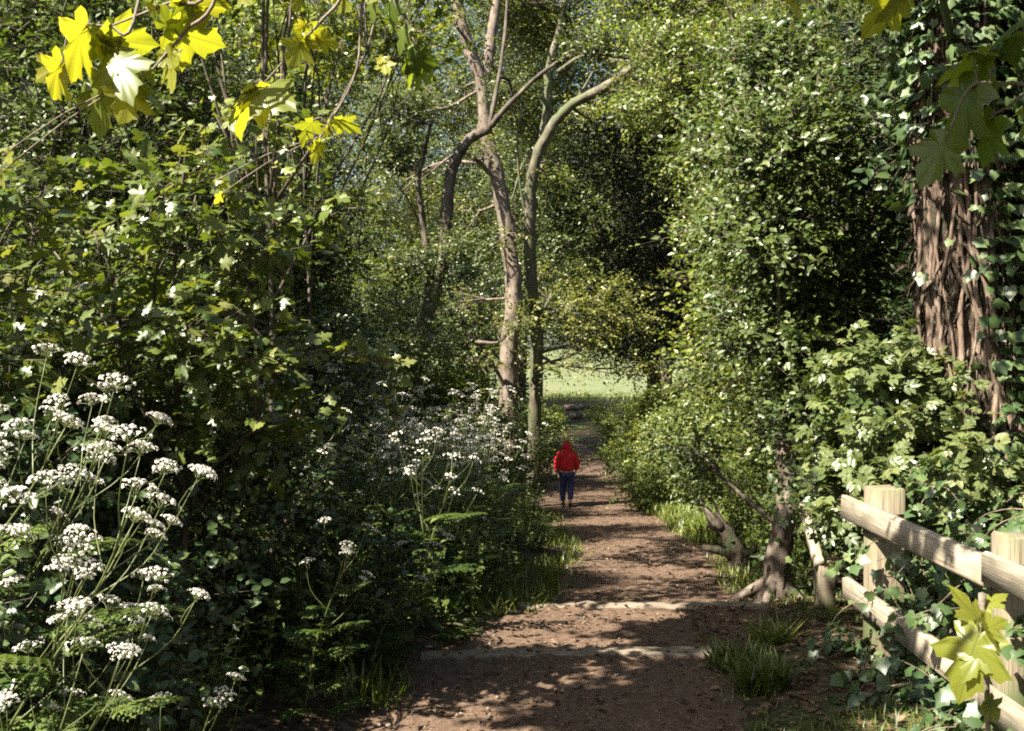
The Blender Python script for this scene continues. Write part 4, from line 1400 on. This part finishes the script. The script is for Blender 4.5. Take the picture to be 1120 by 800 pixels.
for i in range(150):
    y = 6.2 + 14.5 * rp.random() ** 1.1
    x, y = side_point(y, -1, .3 + .75 * min(1, max(0, (y - 8) / 4)) + 1.8 * rp.random() ** 1.2)
    o = link('cow_parsley', CPF[rp.integers(3)])
    s = .8 + .4 * rp.random()
    o.location = (x, y, G(x, y) - .03)
    o.scale = (s, s, s)
    o.rotation_euler = (0, 0, rp.normal() * .8)
    tag(o, 'white flowering cow parsley massed in the bank left of the path', 'cow parsley', 'cow parsley massed along the path')


# ------------------------------------------------------------------ ivy growing through the fence
def ivy_plant(label, boxes, n, seed, root, leaf=.065):
    """boxes: leafy regions (x0 x1 y0 y1 z0 z1) reached by trailing stems"""
    rng = np.random.default_rng(seed)
    t = thing('ivy', label, 'ivy', (root[0], root[1], G(*root)))
    bo = np.array(t.location)
    sb, lb = MB(), MB()
    O, A, N, L, V = [], [], [], [], []
    vol = np.array([(b[1] - b[0]) * (b[3] - b[2]) + (b[3] - b[2]) * (b[5] - b[4]) for b in boxes])
    for b, q in zip(boxes, (vol / vol.sum() * n / 14).astype(int)):
        for i in range(q):
            s = np.array([b[0] + (b[1] - b[0]) * rng.random(), b[2] + (b[3] - b[2]) * rng.random(), b[4] + (b[5] - b[4]) * rng.random()])
            dr = norm(rng.normal(size=3) * [1, 1, .7] + [-.4, -.4, .1])
            P = spline([s, s + dr * .12 + [0, 0, .04], s + dr * .28 + rng.normal(size=3) * .03 - [0, 0, .04], s + dr * .42 - [0, 0, .14]], 10)
            P[:, 2] = np.maximum(P[:, 2], gz(P[:, 0], P[:, 1]) + .02)
            tube(sb, P - bo, np.linspace(.004, .0015, 10), 4)
            for k in range(14):
                p = P[min(9, k * 10 // 14)] + rng.normal(size=3) * .02
                az = rng.normal() * .9 + 3.7
                out = np.array([math.cos(az), math.sin(az), 0])
                O.append(p - bo); A.append(out * .6 + [0, 0, -.55] + rng.normal(size=3) * .45); N.append(out * .8 + [0, 0, .8] + rng.normal(size=3) * .35)
                L.append(leaf * (.55 + .8 * rng.random())); V.append(np.clip(.45 + .22 * rng.normal(), 0, 1))
    scatter(lb, IVY, O, A, N, L, V, curl=.2 * rng.random(len(O)))
    link('stem', sb.mesh('ivy_runners', M['vine']), t)
    link('foliage', lb.mesh('ivy_leaves', M['ivy']), t)


ivy_plant('ivy sprawling between the two rails of the timber fence', [(2.1, 2.5, 4.6, 6.2, .36, .68), (2.16, 2.6, 3.4, 4.8, .3, .6)], 1250, 131, (2.2, 5.4))
ivy_plant('ivy trailing down below the lower fence rail onto the verge', [(1.82, 2.05, 4.3, 6.2, .0, .16), (1.75, 2.05, 3.4, 4.4, .0, .10)], 760, 132, (1.85, 5.2))
ivy_plant('ivy heaped over the far end of the fence rails', [(2.25, 2.6, 6.2, 6.9, .05, .75), (2.2, 2.5, 6.1, 6.5, .85, 1.0)], 480, 133, (2.0, 6.6))
ivy_plant('ivy bank climbing behind the fence to the thick trunk', [(2.3, 3.3, 5.2, 6.8, .1, .8), (2.5, 3.6, 3.8, 5.4, .0, .75)], 1500, 134, (2.7, 6.0))
ivy_plant('ivy tufts poking above the top fence rail', [(2.2, 2.5, 4.6, 5.7, .72, .98)], 260, 135, (2.3, 5.0), .05)


# ------------------------------------------------------------------ grass, litter
def blades(mb, X, Y, h, rng, lean=.5, w=.004):
    n = len(X)
    Z = gz(X, Y) - .01
    O = np.stack([X, Y, Z], -1)
    az = rng.random(n) * 6.28
    A = np.stack([np.cos(az) * lean * rng.random(n), np.sin(az) * lean * rng.random(n), np.ones(n)], -1)
    N = np.stack([np.cos(az + 3.1), np.sin(az + 3.1), np.full(n, .3)], -1)
    tm = np.array([(-w, 0, 0), (w, 0, 0), (w * .8, .5, 0), (-w * .8, .5, 0), (0, 1, -.0)]) * [1, 1, 1], [(0, 1, 2, 3), (3, 2, 4)]
    tv = tm[0].copy()
    tv[:, 0] *= 12
    scatter(mb, (tv, tm[1]), O, A, N, h, np.clip(.5 + .25 * rng.normal(size=n), 0, 1), curl=.1 + .5 * rng.random(n))


rg = np.random.default_rng(141)
gb = MB()
# right verge
n = 15000
Y = 4.3 + 21 * rg.random(n) ** 1.25
off = rg.random(n) ** 1.3 * 1.1
X = xc(Y) + hw(Y) + off + .04 * rg.normal(size=n) - .12
k = (wob(X * 1.9, Y * 1.4) > -.25) & ((Y > 5.2) | (off > .2))
blades(gb, X[k], Y[k], (.05 + .10 * rg.random(k.sum())) * (.6 + .5 * (Y[k] > 9)), rg)
n = 9000
Y = 13 + 12 * rg.random(n)
X = xc(Y) + hw(Y) + rg.random(n) * 1.4
blades(gb, X, Y, .12 + .16 * rg.random(n), rg, w=.006)
# left foot of the bank
n = 5500
Y = 5.2 + 16 * rg.random(n) ** 1.2
X = xc(Y) - hw(Y) - rg.random(n) ** 1.5 * .9 + .05 * rg.normal(size=n) + .08
k = wob(X * 2.1, Y * 1.6) > -.3
blades(gb, X[k], Y[k], .06 + .14 * rg.random(k.sum()), rg)
n = 7000
Y = 56 + 6 * rg.random(n)
X = -6 + 24 * rg.random(n)
blades(gb, X, Y, (.10 + .2 * rg.random(n)) * np.clip((62 - Y) / 4, .3, 1), rg, w=.009)
struct('grass', gb.mesh('grass', M['grass']), 'stuff')

for (u, v, nb, lab) in ((835, 762, 260, 'bright grass tuft at the bottom of the right verge'), (845, 700, 180, 'grass tuft in shade above the bright tuft'), (800, 735, 150, 'low grass tuft at the very edge of the earth path')):
    d = 1.72 * F / (v - 382)
    x = at(u, 0, d)[0]
    tb = MB()
    rr = .11 * np.sqrt(rg.random(nb))
    a = rg.random(nb) * 6.28
    X, Y = x + rr * np.cos(a), d + rr * np.sin(a)
    blades(tb, X, Y, .10 + .14 * rg.random(nb), rg, lean=.9)
    me = tb.mesh('grass_tuft', M['grass'])
    o = link('grass_tuft', me)
    b0 = Vector((x, d, G(x, d)))
    me.transform(Matrix.Translation(-b0))
    o.location = b0
    tag(o, lab, 'grass tuft', 'grass tufts on the right verge')

lb = MB()
n = 4200
Y = 3.8 + 18 * rg.random(n) ** 1.5
X = xc(Y) + (hw(Y) + .6) * (2 * rg.random(n) - 1) * (.55 + .6 * rg.random(n))
n2 = 2600
Y2 = 3.8 + 4.5 * rg.random(n2)
X2 = 1.15 + 1.5 * rg.random(n2)
X, Y = np.concatenate([X, X2]), np.concatenate([Y, Y2])
n = len(X)
onp = np.abs(X - xc(Y)) < hw(Y)
Z = np.where(onp, zpath(Y) + .014, gz(X, Y) + .012)
scatter(lb, OVAL, np.stack([X, Y, Z], -1), rg.normal(size=(n, 3)) * [1, 1, .18], np.array([0, 0, 1]) + rg.normal(size=(n, 3)) * .35, .02 + .035 * rg.random(n), rg.random(n))
struct('leaf_litter', lb.mesh('leaf_litter', M['litter']), 'stuff')
pb = MB()
n = 1300
Y = 3.8 + 12 * rg.random(n) ** 1.4
X = xc(Y) + hw(Y) * (2 * rg.random(n) - 1)
oc = np.array([(1, 0, 0), (0, 1, 0), (-1, 0, 0), (0, -1, 0), (0, 0, .7), (0, 0, -.7)]), [(0, 1, 4), (1, 2, 4), (2, 3, 4), (3, 0, 4), (1, 0, 5), (2, 1, 5), (3, 2, 5), (0, 3, 5)]
scatter(pb, oc, np.stack([X, Y, zpath(Y) + .006], -1), rg.normal(size=(n, 3)) * [1, 1, .2], np.array([0, 0, 1]) + rg.normal(size=(n, 3)) * .3, .006 + .014 * rg.random(n) ** 3, rg.random(n))
M['stone'] = rough_mat('small stones', [(.06, .045, .035), (.13, .10, .08), (.22, .18, .15)], 30)
struct('gravel', pb.mesh('gravel', M['stone']), 'stuff')

# fallen branch and low bank debris by the lawn edge
for (u, v, d, ln, lab) in ((655, 452, 50, 2.6, 'fallen log lying along the bank below the lawn'), (640, 444, 53, 2.0, 'second fallen log above and behind the first below the lawn')):
    x = at(u, v, d)[0]
    tb = MB()
    rr_ = np.random.default_rng(int(u))
    tube(tb, spline([(-ln / 2, 0, .12), (0, .1, .2), (ln / 2, 0, .15)], 10), np.linspace(.16, .12, 10), 9, rough=.1, rng=rr_)
    o = link('fallen_log', tb.mesh('fallen_log', M['bark_red']))
    o.location = (x, d, G(x, d))
    tag(o, lab, 'log', 'fallen logs below the lawn')


# ------------------------------------------------------------------ the walker
def skin(name, verts, edges, radii, mat, sub=2):
    me = bpy.data.meshes.new(name)
    me.from_pydata(verts, edges, [])
    o = bpy.data.objects.new(name, me)
    COL.objects.link(o)
    md = o.modifiers.new('s', 'SKIN')
    md.use_smooth_shade = True
    sv = me.skin_vertices[0].data
    for i, r in enumerate(radii):
        sv[i].radius = (r, r) if np.isscalar(r) else r
        sv[i].use_root = (i == 0)
    m2 = o.modifiers.new('u', 'SUBSURF')
    m2.levels = m2.render_levels = sub
    dg = bpy.context.evaluated_depsgraph_get()
    dg.update()
    out = bpy.data.meshes.new_from_object(o.evaluated_get(dg))
    bpy.data.objects.remove(o)
    out.name = name
    out.materials.clear()
    out.materials.append(mat)
    out.polygons.foreach_set('use_smooth', [True] * len(out.polygons))
    return out


def walker():
    S = 1.36
    py = 23.0
    px_ = at(620, 0, py)[0]
    t = thing('person', 'person in a red hooded jacket and dark blue jeans walking away down the path', 'person', (px_, py, float(zpath(py)) + .01), R(-6))
    skinm = plain('skin', (.55, .36, .28), .5)
    red = plain('red jacket cloth', (.52, .012, .022), .6)
    jean = plain('dark denim', (.035, .045, .12), .8)
    shoe = plain('dark shoes', (.03, .03, .045), .5)
    hairm = plain('brown hair', (.06, .035, .02), .5)
    # facing +y, x to the right; unit body height
    V = [(0, 0, .53), (0, .005, .62), (0, .015, .72), (0, .02, .80), (0, .025, .845), (0, .035, .90), (0, .04, .955),
         (-.055, 0, .50), (-.06, .045, .29), (-.058, .02, .055), (-.058, .085, .02),
         (.055, 0, .50), (.06, -.01, .29), (.058, -.115, .085), (.058, -.06, .025),
         (-.105, .01, .79), (-.135, -.025, .64), (-.125, .045, .51),
         (.105, .01, .79), (.14, .03, .64), (.13, .105, .53)]
    E = [(0, 1), (1, 2), (2, 3), (3, 4), (4, 5), (5, 6), (0, 7), (7, 8), (8, 9), (9, 10), (0, 11), (11, 12), (12, 13), (13, 14), (3, 15), (15, 16), (16, 17), (3, 18), (18, 19), (19, 20)]
    rad = [(.085, .06), (.078, .055), (.09, .06), (.08, .055), .035, (.058, .066), (.045, .052), .058, .042, .026, .024, .058, .042, .026, .024, .036, .027, .018, .036, .027, .018]
    # hands: palm, four fingers, thumb on each
    for s, wv in ((-1, 17), (1, 20)):
        w0 = np.array(V[wv])
        pal = w0 + [0, .01, -.03]
        pi_ = len(V)
        V.append(tuple(pal)); E.append((wv, pi_)); rad.append((.010, .018))
        for f, (dy, ln) in enumerate(((.020, .040), (.007, .046), (-.006, .043), (-.018, .034))):
            k = pal + [0, dy, -.018]
            e = k + [-s * .010, .004, -ln]
            V.append(tuple(k)); E.append((pi_, len(V) - 1)); rad.append(.0065)
            V.append(tuple((k + e) / 2 + [s * .003, 0, 0])); E.append((len(V) - 2, len(V) - 1)); rad.append(.006)
            V.append(tuple(e)); E.append((len(V) - 2, len(V) - 1)); rad.append(.005)
        th = pal + [-s * .004, .022, .004]
        V.append(tuple(th)); E.append((pi_, len(V) - 1)); rad.append(.008)
        V.append(tuple(th + [-s * .008, .014, -.026])); E.append((len(V) - 2, len(V) - 1)); rad.append(.006)
    sc3 = lambda vv: [tuple(c * S for c in v) for v in vv]
    rs = lambda rr: [(r * S if np.isscalar(r) else (r[0] * S, r[1] * S)) for r in rr]
    body = link('body', skin('body', sc3(V), E, rs(rad), skinm, 2), t)
    # nose and ears grow from the head as small tapered bumps of the same mesh would: kept as one face part
    # jacket: torso, sleeves and raised hood
    JV = [(0, 0, .52), (0, .0, .60), (0, .012, .70), (0, .018, .79), (0, .022, .85), (0, .022, .91), (0, .024, .965), (0, .026, .99),
          (-.105, .008, .785), (-.145, -.025, .64), (-.132, .042, .525), (.105, .008, .785), (.15, .03, .64), (.137, .10, .545)]
    JE = [(0, 1), (1, 2), (2, 3), (3, 4), (4, 5), (5, 6), (6, 7), (3, 8), (8, 9), (9, 10), (3, 11), (11, 12), (12, 13)]
    JR = [(.120, .088), (.122, .09), (.128, .092), (.105, .08), (.068, .07), (.078, .082), (.062, .066), (.03, .03), .056, .050, .038, .056, .050, .038]
    jk = skin('jacket', sc3(JV), JE, rs(JR), red, 3)
    for v_ in jk.vertices:
        a_, z_ = math.atan2(v_.co.y, v_.co.x), v_.co.z / S
        k_ = .035 * math.sin(z_ * 95 + 3 * math.sin(a_ * 2)) + .03 * math.sin(z_ * 41 - a_ * 3)
        v_.co.x *= 1 + k_
        v_.co.y *= 1 + k_
    link('jacket', jk, t)
    TV = [(0, 0, .535), (-.056, 0, .48), (-.061, .045, .29), (-.059, .018, .06), (.056, 0, .48), (.061, -.008, .29), (.059, -.108, .095)]
    TE = [(0, 1), (1, 2), (2, 3), (0, 4), (4, 5), (5, 6)]
    TR_ = [(.098, .072), .072, .055, .043, .072, .055, .043]
    link('trousers', skin('trousers', sc3(TV), TE, rs(TR_), jean, 2), t)
    for a_, b_, c_ in (((-.058, .005, .032), (-.058, .06, .024), (-.058, .1, .02)), ((.058, -.125, .06), (.058, -.085, .03), (.058, -.05, .016))):
        link('shoe', skin('shoe', sc3([a_, b_, c_]), [(0, 1), (1, 2)], rs([.034, .034, .026]), shoe, 2), t)
    link('hair', skin('hair', sc3([(0, .045, .985), (0, .085, .965), (0, .098, .94)]), [(0, 1), (1, 2)], rs([.04, .03, .014]), hairm, 1), t)
    t.scale = (1.05, 1.08, 1)


walker()
